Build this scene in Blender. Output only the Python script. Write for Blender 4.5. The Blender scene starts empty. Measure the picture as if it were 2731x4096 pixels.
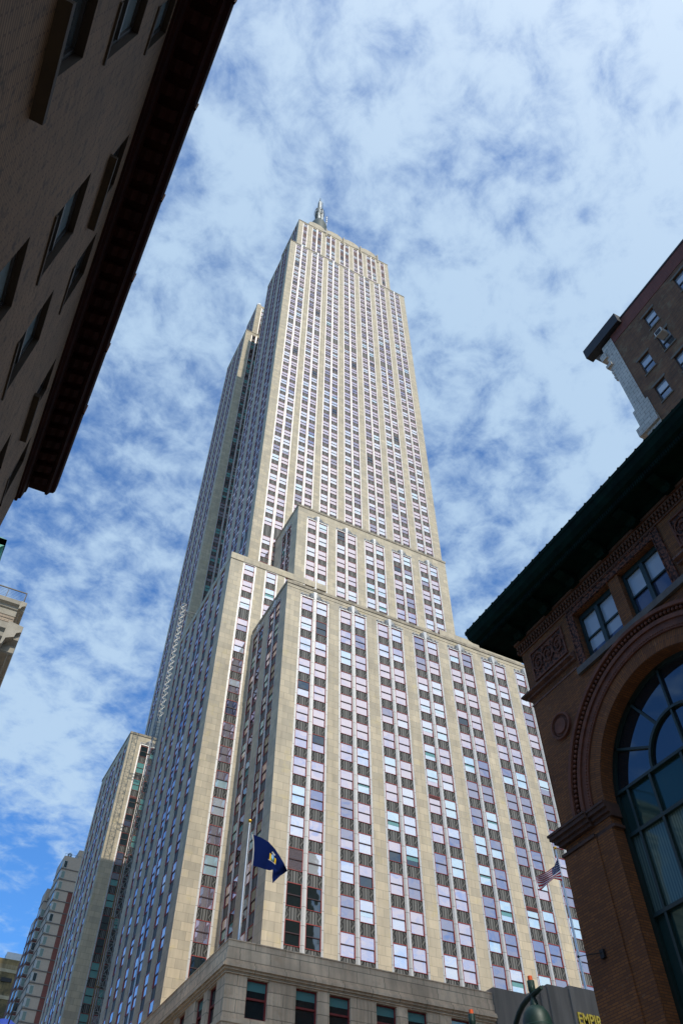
import bpy, bmesh, math, random
from mathutils import Vector, Matrix
random.seed(7)
R = math.radians
SC = bpy.context.scene
COL = SC.collection
GZ = -1.6                                   # street level (the lens is at the origin)

# ------------------------------------------------------------------ camera
cd = bpy.data.cameras.new('camera'); cam = bpy.data.objects.new('camera', cd); COL.objects.link(cam)
YAW, PITCH = 0.4811, 0.8769
fw = Vector((math.sin(YAW)*math.cos(PITCH), math.cos(YAW)*math.cos(PITCH), math.sin(PITCH)))
rt = Vector((math.cos(YAW), -math.sin(YAW), 0)); up = rt.cross(fw)
M = Matrix((rt, up, -fw)).transposed()
cam.matrix_world = M.to_4x4()
cd.sensor_fit = 'VERTICAL'; cd.sensor_height = 24.0; cd.sensor_width = 16.0
cd.lens = 3113.0/4096*24.0
cd.clip_start = 0.1; cd.clip_end = 20000
SC.camera = cam
F_PX = 3113.0

def project(p):
    v = Vector(p); z = v.dot(fw)
    if z <= 0.1: return None
    return (1365.5+F_PX*v.dot(rt)/z, 2048-F_PX*v.dot(up)/z, z)

# ------------------------------------------------------------------ light
SUN_EL, SUN_AZ = R(45), R(0.6)              # the sun stands behind the lens, a hair to the right
w = bpy.data.worlds.new('World'); SC.world = w; w.use_nodes = True
nt = w.node_tree; nt.nodes.clear()
def N(tree, typ, **kw):
    n = tree.nodes.new(typ)
    for k, v in kw.items():
        if k == 'inp':
            for a, b in v.items(): n.inputs[a].default_value = b
        else: setattr(n, k, v)
    return n
def LK(tree, a, b): tree.links.new(a, b)
def ramp(tree, stops, interp='LINEAR'):
    r = tree.nodes.new('ShaderNodeValToRGB'); cr = r.color_ramp; cr.interpolation = interp
    while len(cr.elements) > 1: cr.elements.remove(cr.elements[-1])
    for i, (p, c) in enumerate(stops):
        e = cr.elements[0] if i == 0 else cr.elements.new(p)
        e.position = p; e.color = (c[0], c[1], c[2], 1) if hasattr(c, '__len__') else (c, c, c, 1)
    return r
SKY_STRENGTH = 0.10
BANK = (0.059, 0.824, 0.564)    # low cloud bank down the side street
sky = N(nt, 'ShaderNodeTexSky', sky_type='NISHITA', sun_disc=False, sun_elevation=SUN_EL,
        sun_rotation=math.pi-SUN_AZ, altitude=10, air_density=1.15, dust_density=0.6, ozone_density=2.2)
bg = N(nt, 'ShaderNodeBackground', inp={'Strength': SKY_STRENGTH}); out = N(nt, 'ShaderNodeOutputWorld')
tc = N(nt, 'ShaderNodeTexCoord'); sep = N(nt, 'ShaderNodeSeparateXYZ'); LK(nt, tc.outputs['Generated'], sep.inputs[0])
zc = N(nt, 'ShaderNodeMath', operation='MAXIMUM', inp={1: 0.03}); LK(nt, sep.outputs['Z'], zc.inputs[0])
za = N(nt, 'ShaderNodeMath', operation='ADD', inp={1: 0.10}); LK(nt, zc.outputs[0], za.inputs[0])
dx = N(nt, 'ShaderNodeMath', operation='DIVIDE'); dy = N(nt, 'ShaderNodeMath', operation='DIVIDE')
LK(nt, sep.outputs['X'], dx.inputs[0]); LK(nt, za.outputs[0], dx.inputs[1])
LK(nt, sep.outputs['Y'], dy.inputs[0]); LK(nt, za.outputs[0], dy.inputs[1])
cmb = N(nt, 'ShaderNodeCombineXYZ'); LK(nt, dx.outputs[0], cmb.inputs[0]); LK(nt, dy.outputs[0], cmb.inputs[1])
mp = N(nt, 'ShaderNodeMapping', inp={'Location': (0.4, 9.1, 0), 'Rotation': (0, 0, R(-25)), 'Scale': (1.0, 1.0, 1)})
LK(nt, cmb.outputs[0], mp.inputs[0])
nA = N(nt, 'ShaderNodeTexNoise', inp={'Scale': 19.0, 'Detail': 9.0, 'Roughness': 0.62, 'Distortion': 0.25})
nB = N(nt, 'ShaderNodeTexNoise', inp={'Scale': 4.0, 'Detail': 6.0, 'Roughness': 0.58, 'Distortion': 0.1})
LK(nt, mp.outputs[0], nA.inputs['Vector']); LK(nt, mp.outputs[0], nB.inputs['Vector'])
# the veil is thicker overhead and to the right of the skyscraper
dot = N(nt, 'ShaderNodeVectorMath', operation='DOT_PRODUCT'); dot.inputs[1].default_value = (0.24, -0.16, 0.40)
LK(nt, tc.outputs['Generated'], dot.inputs[0])
s1 = N(nt, 'ShaderNodeMath', operation='MULTIPLY_ADD', inp={1: 0.80, 2: 0.03}); LK(nt, nB.outputs['Fac'], s1.inputs[0])
s2 = N(nt, 'ShaderNodeMath', operation='MULTIPLY_ADD', inp={1: 0.80}); LK(nt, nA.outputs['Fac'], s2.inputs[0]); LK(nt, s1.outputs[0], s2.inputs[2])
s3 = N(nt, 'ShaderNodeMath', operation='MULTIPLY_ADD', inp={1: 0.70}); LK(nt, dot.outputs['Value'], s3.inputs[0]); LK(nt, s2.outputs[0], s3.inputs[2])
cr = ramp(nt, [(0.83, 0.0), (0.98, 0.46), (1.0, 0.52)]); 
m0 = N(nt, 'ShaderNodeMapRange', inp={'From Min': 0.77, 'From Max': 1.22, 'To Min': 0.0, 'To Max': 1.0}, interpolation_type='SMOOTHSTEP')
bk = N(nt, 'ShaderNodeVectorMath', operation='DOT_PRODUCT'); LK(nt, tc.outputs['Generated'], bk.inputs[0]); bk.inputs[1].default_value = BANK
bkm = N(nt, 'ShaderNodeMath', operation='MAXIMUM', inp={1: 0.0}); LK(nt, bk.outputs['Value'], bkm.inputs[0])
bkp = N(nt, 'ShaderNodeMath', operation='POWER', inp={1: 170.0}); LK(nt, bkm.outputs[0], bkp.inputs[0])
s4 = N(nt, 'ShaderNodeMath', operation='MULTIPLY_ADD', inp={1: 0.27}); LK(nt, bkp.outputs[0], s4.inputs[0]); LK(nt, s3.outputs[0], s4.inputs[2])
LK(nt, s4.outputs[0], m0.inputs['Value'])
mm = N(nt, 'ShaderNodeMath', operation='MULTIPLY_ADD', inp={1: 0.84, 2: 0.07}); LK(nt, m0.outputs[0], mm.inputs[0])
# bright veil round the sun, behind the lens
sv = N(nt, 'ShaderNodeVectorMath', operation='DOT_PRODUCT'); LK(nt, tc.outputs['Generated'], sv.inputs[0])
sv.inputs[1].default_value = (math.sin(SUN_AZ)*math.cos(SUN_EL), -math.cos(SUN_AZ)*math.cos(SUN_EL), math.sin(SUN_EL))
sm = N(nt, 'ShaderNodeMath', operation='MAXIMUM', inp={1: 0.0}); LK(nt, sv.outputs['Value'], sm.inputs[0])
sp_ = N(nt, 'ShaderNodeMath', operation='POWER', inp={1: 4.0}); LK(nt, sm.outputs[0], sp_.inputs[0])
sg = N(nt, 'ShaderNodeMath', operation='MULTIPLY_ADD', inp={1: 1.0, 2: 0.0}); LK(nt, sp_.outputs[0], sg.inputs[0])
cc = N(nt, 'ShaderNodeVectorMath', operation='SCALE'); cc.inputs[0].default_value = (9.5, 8.0, 6.6); LK(nt, sg.outputs[0], cc.inputs['Scale'])
ca = N(nt, 'ShaderNodeVectorMath', operation='ADD'); ca.inputs[1].default_value = (5.7, 7.7, 9.9); LK(nt, cc.outputs[0], ca.inputs[0])
mix = N(nt, 'ShaderNodeMix', data_type='RGBA')
tint = N(nt, 'ShaderNodeMix', data_type='RGBA', blend_type='MULTIPLY', inp={0: 1.0})
LK(nt, sky.outputs[0], tint.inputs[6]); tint.inputs[7].default_value = (0.50, 1.28, 2.15, 1)
LK(nt, mm.outputs[0], mix.inputs[0]); LK(nt, tint.outputs[2], mix.inputs[6]); LK(nt, ca.outputs[0], mix.inputs[7])
LK(nt, mix.outputs[2], bg.inputs['Color']); LK(nt, bg.outputs[0], out.inputs[0])

sd = bpy.data.lights.new('sun', 'SUN'); sd.energy = 3.6; sd.angle = R(0.55); sd.color = (1.0, 0.93, 0.80)
so = bpy.data.objects.new('sun', sd); COL.objects.link(so)
sdir = Vector((math.sin(SUN_AZ)*math.cos(SUN_EL), -math.cos(SUN_AZ)*math.cos(SUN_EL), math.sin(SUN_EL)))
so.rotation_euler = sdir.to_track_quat('Z', 'Y').to_euler(); so.location = (0, -60, 120)
SC.view_settings.view_transform = 'Standard'; SC.view_settings.look = 'None'
SC.view_settings.exposure = -0.15; SC.view_settings.gamma = 1
SC.render.engine = 'CYCLES'
SC.cycles.max_bounces = 6

# ------------------------------------------------------------------ helpers
def prin(name, base=(.5, .5, .5), rough=.8, metal=0.0, **kw):
    m = bpy.data.materials.new(name); m.use_nodes = True
    b = m.node_tree.nodes['Principled BSDF']
    b.inputs['Base Color'].default_value = (*base, 1); b.inputs['Roughness'].default_value = rough
    b.inputs['Metallic'].default_value = metal
    for k, v in kw.items(): b.inputs[k.replace('_', ' ') if k != 'Spec' else 'Specular IOR Level'].default_value = v
    return m
def noisy(name, c1, c2, scale=1.0, rough=.8, metal=0.0, stretch=(1, 1, 1), detail=6, bump=0.0, pos=(.35, .65), spec=.5):
    m = prin(name, c1, rough, metal); m.node_tree.nodes['Principled BSDF'].inputs['Specular IOR Level'].default_value = spec; t = m.node_tree; b = t.nodes['Principled BSDF']
    tcn = N(t, 'ShaderNodeTexCoord'); mpn = N(t, 'ShaderNodeMapping', inp={'Scale': stretch})
    n = N(t, 'ShaderNodeTexNoise', inp={'Scale': scale, 'Detail': detail, 'Roughness': .6})
    LK(t, tcn.outputs['Object'], mpn.inputs[0]); LK(t, mpn.outputs[0], n.inputs['Vector'])
    r = ramp(t, [(pos[0], c1), (pos[1], c2)]); LK(t, n.outputs['Fac'], r.inputs[0]); LK(t, r.outputs[0], b.inputs['Base Color'])
    if bump:
        bp = N(t, 'ShaderNodeBump', inp={'Strength': bump, 'Distance': .03}); LK(t, n.outputs['Fac'], bp.inputs['Height']); LK(t, bp.outputs[0], b.inputs['Normal'])
    return m
def masonry(name, c1, c2, mortar, bw, bh, ms, rough=.85, noise=.12, streak=.15, bias=0.0, bump=.4, stain=None, smooth=.1, tone=None):
    """blocks laid in UV metres, with block-to-block colour, soft mottling and rain streaks"""
    m = prin(name, c1, rough); t = m.node_tree; b = t.nodes['Principled BSDF']
    uv = N(t, 'ShaderNodeUVMap')
    br = N(t, 'ShaderNodeTexBrick', inp={'Color1': (*c1, 1), 'Color2': (*c2, 1), 'Mortar': (*mortar, 1), 'Scale': 1.0,
           'Mortar Size': ms, 'Mortar Smooth': smooth, 'Bias': bias, 'Brick Width': bw, 'Row Height': bh})
    LK(t, uv.outputs[0], br.inputs['Vector'])
    mp1 = N(t, 'ShaderNodeMapping', inp={'Scale': (1.6, .10, 1)}); LK(t, uv.outputs[0], mp1.inputs[0])
    n1 = N(t, 'ShaderNodeTexNoise', inp={'Scale': 1.0, 'Detail': 5, 'Roughness': .65}); LK(t, mp1.outputs[0], n1.inputs['Vector'])
    n2 = N(t, 'ShaderNodeTexNoise', inp={'Scale': .35, 'Detail': 6, 'Roughness': .6}); LK(t, uv.outputs[0], n2.inputs['Vector'])
    h1 = N(t, 'ShaderNodeMapRange', inp={'From Min': .3, 'From Max': .7, 'To Min': 1-streak, 'To Max': 1+streak*.6}); LK(t, n1.outputs['Fac'], h1.inputs[0])
    h2 = N(t, 'ShaderNodeMapRange', inp={'From Min': .3, 'From Max': .7, 'To Min': 1-noise, 'To Max': 1+noise}); LK(t, n2.outputs['Fac'], h2.inputs[0])
    mu = N(t, 'ShaderNodeMath', operation='MULTIPLY'); LK(t, h1.outputs[0], mu.inputs[0]); LK(t, h2.outputs[0], mu.inputs[1])
    vm = N(t, 'ShaderNodeVectorMath', operation='SCALE'); LK(t, br.outputs['Color'], vm.inputs[0]); LK(t, mu.outputs[0], vm.inputs['Scale'])
    src = vm.outputs[0]
    if stain:
        n3 = N(t, 'ShaderNodeTexNoise', inp={'Scale': stain[1], 'Detail': 8, 'Roughness': .7}); LK(t, uv.outputs[0], n3.inputs['Vector'])
        rr = ramp(t, [(stain[2], 0.0), (stain[3], 1.0)]); LK(t, n3.outputs['Fac'], rr.inputs[0])
        mx = N(t, 'ShaderNodeMix', data_type='RGBA'); LK(t, rr.outputs[0], mx.inputs[0]); LK(t, src, mx.inputs[6]); mx.inputs[7].default_value = (*stain[0], 1)
        src = mx.outputs[2]
    LK(t, src, b.inputs['Base Color'])
    if bump:
        bp = N(t, 'ShaderNodeBump', inp={'Strength': bump, 'Distance': .02}); bp.invert = True
        LK(t, br.outputs['Fac'], bp.inputs['Height']); LK(t, bp.outputs[0], b.inputs['Normal'])
    return m

class MB:
    """collects quads/polys with UVs in metres and a material index"""
    def __init__(s): s.v = []; s.f = []; s.uv = []; s.mi = []
    def poly(s, pts, uvs=None, mi=0):
        n = len(s.v); s.v += [tuple(p) for p in pts]; s.f.append(tuple(range(n, n+len(pts))))
        if uvs is None:
            a = [Vector(p) for p in pts]; nn = (a[1]-a[0]).cross(a[2]-a[0])
            ax = max(range(3), key=lambda i: abs(nn[i]))
            uvs = [((p[1], p[2]) if ax == 0 else (p[0], p[2]) if ax == 1 else (p[0], p[1])) for p in pts]
        s.uv += list(uvs); s.mi.append(mi)
    def box(s, x0, x1, y0, y1, z0, z1, mi=0, skip=''):
        if x0 > x1: x0, x1 = x1, x0
        if y0 > y1: y0, y1 = y1, y0
        if z0 > z1: z0, z1 = z1, z0
        P = lambda a, b, c: ((x0, x1)[a], (y0, y1)[b], (z0, z1)[c])
        if 'f' not in skip: s.poly([P(0,0,0), P(1,0,0), P(1,0,1), P(0,0,1)], mi=mi)
        if 'b' not in skip: s.poly([P(1,1,0), P(0,1,0), P(0,1,1), P(1,1,1)], mi=mi)
        if 'l' not in skip: s.poly([P(0,1,0), P(0,0,0), P(0,0,1), P(0,1,1)], mi=mi)
        if 'r' not in skip: s.poly([P(1,0,0), P(1,1,0), P(1,1,1), P(1,0,1)], mi=mi)
        if 't' not in skip: s.poly([P(0,0,1), P(1,0,1), P(1,1,1), P(0,1,1)], mi=mi)
        if 'd' not in skip: s.poly([P(0,1,0), P(1,1,0), P(1,0,0), P(0,0,0)], mi=mi)
    def prism(s, prof, a0, a1, axis='y', mi=0):
        """profile [(p,q)] swept along axis: axis y -> (x,z) profile; axis x -> (y,z); axis z -> (x,y)"""
        def P(p, q, a): return {'y': (p, a, q), 'x': (a, p, q), 'z': (p, q, a)}[axis]
        n = len(prof)
        for i in range(n):
            p, q = prof[i], prof[(i+1) % n]
            s.poly([P(*p, a0), P(*q, a0), P(*q, a1), P(*p, a1)], mi=mi)
        s.poly([P(*p, a0) for p in prof][::-1], mi=mi); s.poly([P(*p, a1) for p in prof], mi=mi)
    def tube(s, a, b, r0, r1=None, seg=8, mi=0, cap=True):
        a, b = Vector(a), Vector(b); r1 = r0 if r1 is None else r1
        d = (b-a).normalized(); u = d.orthogonal().normalized(); v = d.cross(u)
        A = [a+(u*math.cos(t)+v*math.sin(t))*r0 for t in [i*2*math.pi/seg for i in range(seg)]]
        B = [b+(u*math.cos(t)+v*math.sin(t))*r1 for t in [i*2*math.pi/seg for i in range(seg)]]
        for i in range(seg): j = (i+1) % seg; s.poly([A[i], A[j], B[j], B[i]], [(0, 0)]*4, mi)
        if cap: s.poly(A[::-1], [(0, 0)]*seg, mi); s.poly(B, [(0, 0)]*seg, mi)
    def path(s, pts, r, seg=8, mi=0):
        for i in range(len(pts)-1):
            a, b = Vector(pts[i]), Vector(pts[i+1]); e = (b-a).normalized()*r*.25
            s.tube(a-e, b+e, r, r, seg, mi)
    def lathe(s, prof, c, seg=24, mi=0):
        """prof [(r,z)] round the vertical through c"""
        for k in range(len(prof)-1):
            (r0, z0), (r1, z1) = prof[k], prof[k+1]
            for i in range(seg):
                t0, t1 = i*2*math.pi/seg, (i+1)*2*math.pi/seg
                q = [(c[0]+r0*math.cos(t0), c[1]+r0*math.sin(t0), c[2]+z0), (c[0]+r0*math.cos(t1), c[1]+r0*math.sin(t1), c[2]+z0),
                     (c[0]+r1*math.cos(t1), c[1]+r1*math.sin(t1), c[2]+z1), (c[0]+r1*math.cos(t0), c[1]+r1*math.sin(t0), c[2]+z1)]
                s.poly(q, [(0, 0)]*4, mi)
    def ball(s, c, r, seg=12, mi=0): s.lathe([(max(1e-3, r*math.sin(t)), -r*math.cos(t)) for t in [i*math.pi/8 for i in range(9)]], c, seg, mi)
    def build(s, name, mats, parent=None, smooth=False):
        me = bpy.data.meshes.new(name); me.from_pydata(s.v, [], s.f)
        if not isinstance(mats, (list, tuple)): mats = [mats]
        for m in mats: me.materials.append(m)
        ul = me.uv_layers.new(name='UVMap')
        ul.data.foreach_set('uv', [c for u in s.uv for c in u])
        me.polygons.foreach_set('material_index', s.mi)
        if smooth:
            bmm = bmesh.new(); bmm.from_mesh(me); bmesh.ops.remove_doubles(bmm, verts=bmm.verts, dist=1e-4); bmm.to_mesh(me); bmm.free()
            me.polygons.foreach_set('use_smooth', [True]*len(me.polygons))
            try: me.set_sharp_from_angle(angle=R(40))
            except Exception: pass
        me.update()
        o = bpy.data.objects.new(name, me); COL.objects.link(o)
        if parent: o.parent = parent
        return o
def thing(name, label, cat, loc=(0, 0, 0), group=None):
    o = bpy.data.objects.new(name, None); COL.objects.link(o); o.location = loc; o.empty_display_size = 1
    o['label'] = label; o['category'] = cat
    if group: o['group'] = group
    return o
def part(mb, name, mats, root, smooth=False):
    """build in world coordinates, then hang under a thing whose Empty stands at its own base"""
    o = mb.build(name, mats, None, smooth); o.parent = root
    base = root
    off = Vector((0, 0, 0))
    while base is not None: off += base.location; base = base.parent
    o.data.transform(Matrix.Translation(-off)); return o
def tag(o, label, cat, group=None, kind=None):
    o['label'] = label; o['category'] = cat
    if group: o['group'] = group
    if kind: o['kind'] = kind
    return o

# ------------------------------------------------------------------ materials
LIME = masonry('limestone', (.55, .465, .33), (.425, .37, .275), (.32, .28, .21), 1.35, .92, .022, noise=.10, streak=.13, bump=.25, stain=((.56, .46, .24), .5, .56, .80))
LIMEP = masonry('limestone_weathered', (.86, .63, .41), (.74, .53, .34), (.43, .31, .20), 2.25, .78, .03, noise=.22, streak=.30, bump=.5, stain=((.55, .36, .21), .8, .54, .75))
LIMED = noisy('limestone_grey', (.33, .27, .21), (.19, .155, .12), .5, .9, stretch=(1.5, 1.5, .2))
STEEL = prin('nickel_steel', (.60, .59, .57), .48, .45)
tS = STEEL.node_tree; _b = tS.nodes['Principled BSDF']; _uv = N(tS, 'ShaderNodeUVMap')
_br = N(tS, 'ShaderNodeTexBrick', inp={'Color1': (.53, .525, .51, 1), 'Color2': (.48, .475, .46, 1), 'Mortar': (.22, .20, .18, 1), 'Scale': 1.0, 'Mortar Size': .03, 'Brick Width': 40.0, 'Row Height': 1.8})
LK(tS, _uv.outputs[0], _br.inputs['Vector']); LK(tS, _br.outputs['Color'], _b.inputs['Base Color'])
RED = prin('red_paint', (.24, .028, .022), .5)
DARKRED = noisy('dark_red_louvre', (.10, .012, .008), (.05, .006, .005), 3, .7, stretch=(.1, .1, 14))
RAIL = prin('meeting_rail', (.030, .006, .010), .5)
# cast aluminium spandrel with flutes in the middle and chevrons at the sides
SPAN = prin('cast_aluminium', (.1, .1, .1), .6, .25); t = SPAN.node_tree; b = t.nodes['Principled BSDF']
uvn = N(t, 'ShaderNodeUVMap'); sx = N(t, 'ShaderNodeSeparateXYZ'); LK(t, uvn.outputs[0], sx.inputs[0])
fu = N(t, 'ShaderNodeMath', operation='FRACT'); LK(t, sx.outputs[0], fu.inputs[0])
fv = N(t, 'ShaderNodeMath', operation='FRACT'); LK(t, sx.outputs[1], fv.inputs[0])
cu = N(t, 'ShaderNodeMath', operation='SUBTRACT', inp={1: .5}); LK(t, fu.outputs[0], cu.inputs[0])
au = N(t, 'ShaderNodeMath', operation='ABSOLUTE'); LK(t, cu.outputs[0], au.inputs[0])
zz = N(t, 'ShaderNodeMath', operation='PINGPONG', inp={1: .33}); LK(t, fv.outputs[0], zz.inputs[0])
ph = N(t, 'ShaderNodeMath', operation='MULTIPLY_ADD', inp={1: .42}); LK(t, zz.outputs[0], ph.inputs[0]); LK(t, au.outputs[0], ph.inputs[2])
wv = N(t, 'ShaderNodeMath', operation='MULTIPLY', inp={1: 30.0}); LK(t, ph.outputs[0], wv.inputs[0])
sn = N(t, 'ShaderNodeMath', operation='SINE'); LK(t, wv.outputs[0], sn.inputs[0])
fl = N(t, 'ShaderNodeMath', operation='MULTIPLY', inp={1: 44.0}); LK(t, au.outputs[0], fl.inputs[0])
fs = N(t, 'ShaderNodeMath', operation='SINE'); LK(t, fl.outputs[0], fs.inputs[0])
side = N(t, 'ShaderNodeMapRange', inp={'From Min': .24, 'From Max': .30}); LK(t, au.outputs[0], side.inputs[0])
pm = N(t, 'ShaderNodeMix', data_type='FLOAT'); LK(t, side.outputs[0], pm.inputs[0]); LK(t, fs.outputs[0], pm.inputs[2]); LK(t, sn.outputs[0], pm.inputs[3])
pr = ramp(t, [(0.0, (.018, .018, .016)), (.45, (.085, .083, .075)), (1.0, (.19, .185, .168))])
hm = N(t, 'ShaderNodeMapRange', inp={'From Min': -1, 'From Max': 1}); LK(t, pm.outputs[0], hm.inputs[0])
dk = N(t, 'ShaderNodeMath', operation='MULTIPLY_ADD', inp={1: -.35}); LK(t, side.outputs[0], dk.inputs[0]); LK(t, hm.outputs[0], dk.inputs[2])
LK(t, dk.outputs[0], pr.inputs[0]); LK(t, pr.outputs[0], b.inputs['Base Color'])
bpn = N(t, 'ShaderNodeBump', inp={'Strength': .9, 'Distance': .06}); LK(t, hm.outputs[0], bpn.inputs['Height']); LK(t, bpn.outputs[0], b.inputs['Normal'])

def glass(name, tintc, refl, back, rough=.03, wav=.12):
    """coated window glass: mirror of the sky over a darker or blind-covered room"""
    m = bpy.data.materials.new(name); m.use_nodes = True; t = m.node_tree; t.nodes.clear()
    o = N(t, 'ShaderNodeOutputMaterial'); g = N(t, 'ShaderNodeBsdfGlossy', inp={'Color': (*tintc, 1), 'Roughness': rough})
    d = N(t, 'ShaderNodeBsdfDiffuse', inp={'Color': (*back, 1)}); mx = N(t, 'ShaderNodeMixShader')
    fr = N(t, 'ShaderNodeLayerWeight', inp={'Blend': .5}); pw = N(t, 'ShaderNodeMath', operation='POWER', inp={1: 5.0}); LK(t, fr.outputs['Facing'], pw.inputs[0])
    mr = N(t, 'ShaderNodeMapRange', inp={'From Min': 0.0, 'From Max': 1.0, 'To Min': refl, 'To Max': 1.0}); LK(t, pw.outputs[0], mr.inputs[0])
    tcn = N(t, 'ShaderNodeTexCoord'); n = N(t, 'ShaderNodeTexNoise', inp={'Scale': .35, 'Detail': 2}); LK(t, tcn.outputs['Object'], n.inputs['Vector'])
    bp = N(t, 'ShaderNodeBump', inp={'Strength': wav, 'Distance': .25}); LK(t, n.outputs['Fac'], bp.inputs['Height'])
    LK(t, bp.outputs[0], g.inputs['Normal'])
    LK(t, mr.outputs[0], mx.inputs[0]); LK(t, d.outputs[0], mx.inputs[1]); LK(t, g.outputs[0], mx.inputs[2]); LK(t, mx.outputs[0], o.inputs[0])
    return m
G_LAV = glass('coated_glass', (.97, .84, .84), .66, (.30, .25, .27))
G_PALE = glass('glass_with_white_blind', (.95, .92, .97), .50, (.56, .59, .60))
G_CYAN = glass('glass_with_cyan_blind', (.90, .93, .98), .50, (.46, .62, .63))
G_BLUE = glass('clear_glass', (.80, .74, .82), .50, (.05, .06, .10))
G_DARK = glass('dark_glass', (.75, .85, .95), .14, (.012, .02, .022))
G_TEAL = glass('teal_blind_glass', (.80, .9, .95), .10, (.12, .29, .27))
PANES = [G_LAV, G_PALE, G_CYAN, G_BLUE, G_DARK, G_TEAL]
BLACK = prin('black_metal', (.012, .012, .013), .5, .3)

# ------------------------------------------------------------------ ground
ASPH = noisy('asphalt', (.045, .045, .048), (.07, .068, .066), 3, .9, detail=10)
WALK = masonry('pavement', (.34, .33, .31), (.29, .28, .27), (.15, .15, .14), 1.5, 1.5, .02, bump=.2)
def struct(mb, name, m): o = mb.build(name, m); o['kind'] = 'structure'; return o
g = MB(); g.poly([(-3000, -3000, GZ-.15), (3000, -3000, GZ-.15), (3000, 3000, GZ-.15), (-3000, 3000, GZ-.15)]); struct(g, 'ground', noisy('city_ground', (.12, .115, .11), (.16, .155, .15), .05))
g = MB(); g.box(-400, 400, 24, 50, GZ-.14, GZ-.12); g.box(2.2, 15, -250, 24, GZ-.14, GZ-.12); g.box(2.2, 15, 50, 320, GZ-.14, GZ-.12); struct(g, 'road', ASPH)
g = MB()
for (x0, x1, y0, y1) in ((-120, 2.2, -100, 24), (15, 120, -100, 24), (-120, 2.2, 50, 330), (15, 120, 50, 330)): g.box(x0, x1, y0, y1, GZ-.149, GZ, skip='d')
struct(g, 'pavement', WALK)
g = MB()
for x in range(0, 60): g.box(-200+x*7, -197+x*7, 36.9, 37.1, GZ-.119, GZ-.115, skip='d')
for i in range(8): g.box(3+i*1.5, 3.7+i*1.5, 21.2, 23.8, GZ-.119, GZ-.115, skip='d')
struct(g, 'road_markings', prin('road_paint', (.7, .7, .68), .7))

# ------------------------------------------------------------------ the art deco skyscraper
ESB = thing('art_deco_skyscraper', 'immense limestone art deco tower with setbacks, silver mullions and a spire at its peak', 'skyscraper', (51.6, 120, GZ))
WINS, SPANS, MULS, LOUVRES = [], [], [], []
def mk(ax, plane):
    if ax == 'y': return lambda u, d, z: (u, plane+d, z)
    return lambda u, d, z: (plane+d, u, z)
def quad(mb, ax, plane, a, b, z0, z1, d=0.0, mi=0, uv=None):
    P = mk(ax, plane)
    q = [P(a, d, z0), P(b, d, z0), P(b, d, z1), P(a, d, z1)]
    u = uv or [(a, z0), (b, z0), (b, z1), (a, z1)]
    if ax == 'x': q = q[::-1]; u = u[::-1]
    mb.poly(q, u, mi)
def relbox(mb, ax, plane, a, b, z0, z1, d0, d1, mi=0):
    """box standing on a facade, d0 (outer) to d1 (inner) measured inwards"""
    if ax == 'y': mb.box(a, b, plane+d0, plane+d1, z0, z1, mi, skip='b')
    else: mb.box(plane+d0, plane+d1, a, b, z0, z1, mi, skip='r')
def parea(ax, plane, a, b, z0, z1):
    P = mk(ax, plane); q = [project(P(u, 0, z)) for u, z in ((a, z0), (b, z0), (b, z1), (a, z1))]
    if any(p is None for p in q): return 0
    cx = sum(p[0] for p in q)/4; cy = sum(p[1] for p in q)/4
    if not (-20 < cx < 2750 and -20 < cy < 4116): return 0
    return abs(sum(q[i][0]*q[(i+1) % 4][1]-q[(i+1) % 4][0]*q[i][1] for i in range(4)))/2
D_SP, D_FR, D_UP, D_LO = .11, .05, .10, .14
def pick_pane(ax, u, z, zone, rnd):
    if zone == 'side': return rnd.choice([0, 0, 0, 3, 0, 1])
    if zone == 'slot': return rnd.choice([4, 4, 5, 5, 4, 3])
    if zone == 'base': return 4
    if zone == 'front' and u > 54 and z < 58 and rnd.random() < .8: return 3 if rnd.random() < .75 else 2
    if zone == 'lowdark': return rnd.choice([4, 5])
    r = rnd.random()
    return 0 if r < .56 else 1 if r < .82 else 2 if r < .90 else 3 if r < .975 else 4
def win_geo(mb, W, off=0):
    ax, plane, a, b, z0, z1, pu, pl, blind, louvre = W
    f = .085; zm = (z0+z1)/2-.02
    if louvre:
        quad(mb, ax, plane, a, b, z0, z1, D_SP, 8); relbox(mb, ax, plane, a, b, z1-.07, z1, D_FR, D_SP, 6); return
    quad(mb, ax, plane, a+f, b-f, zm, z1-f, D_UP, pu); quad(mb, ax, plane, a+f, b-f, z0+f*.6, zm, D_LO, pl)
    if blind > 0: quad(mb, ax, plane, a+f, b-f, zm-blind, zm, D_LO-.012, 2 if pl in (0, 1, 3) else 5)
    relbox(mb, ax, plane, a, a+f, z0, z1, D_FR, D_LO, 6); relbox(mb, ax, plane, b-f, b, z0, z1, D_FR, D_LO, 6)
    relbox(mb, ax, plane, a+f, b-f, z1-f, z1, D_FR, D_LO, 6); relbox(mb, ax, plane, a+f, b-f, z0, z0+f*.6, D_FR, D_LO, 6)
    relbox(mb, ax, plane, a+f, b-f, zm-.045, zm+.045, D_FR+.01, D_LO, 7)
WMATS = PANES+[RED, RAIL, DARKRED]
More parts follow.
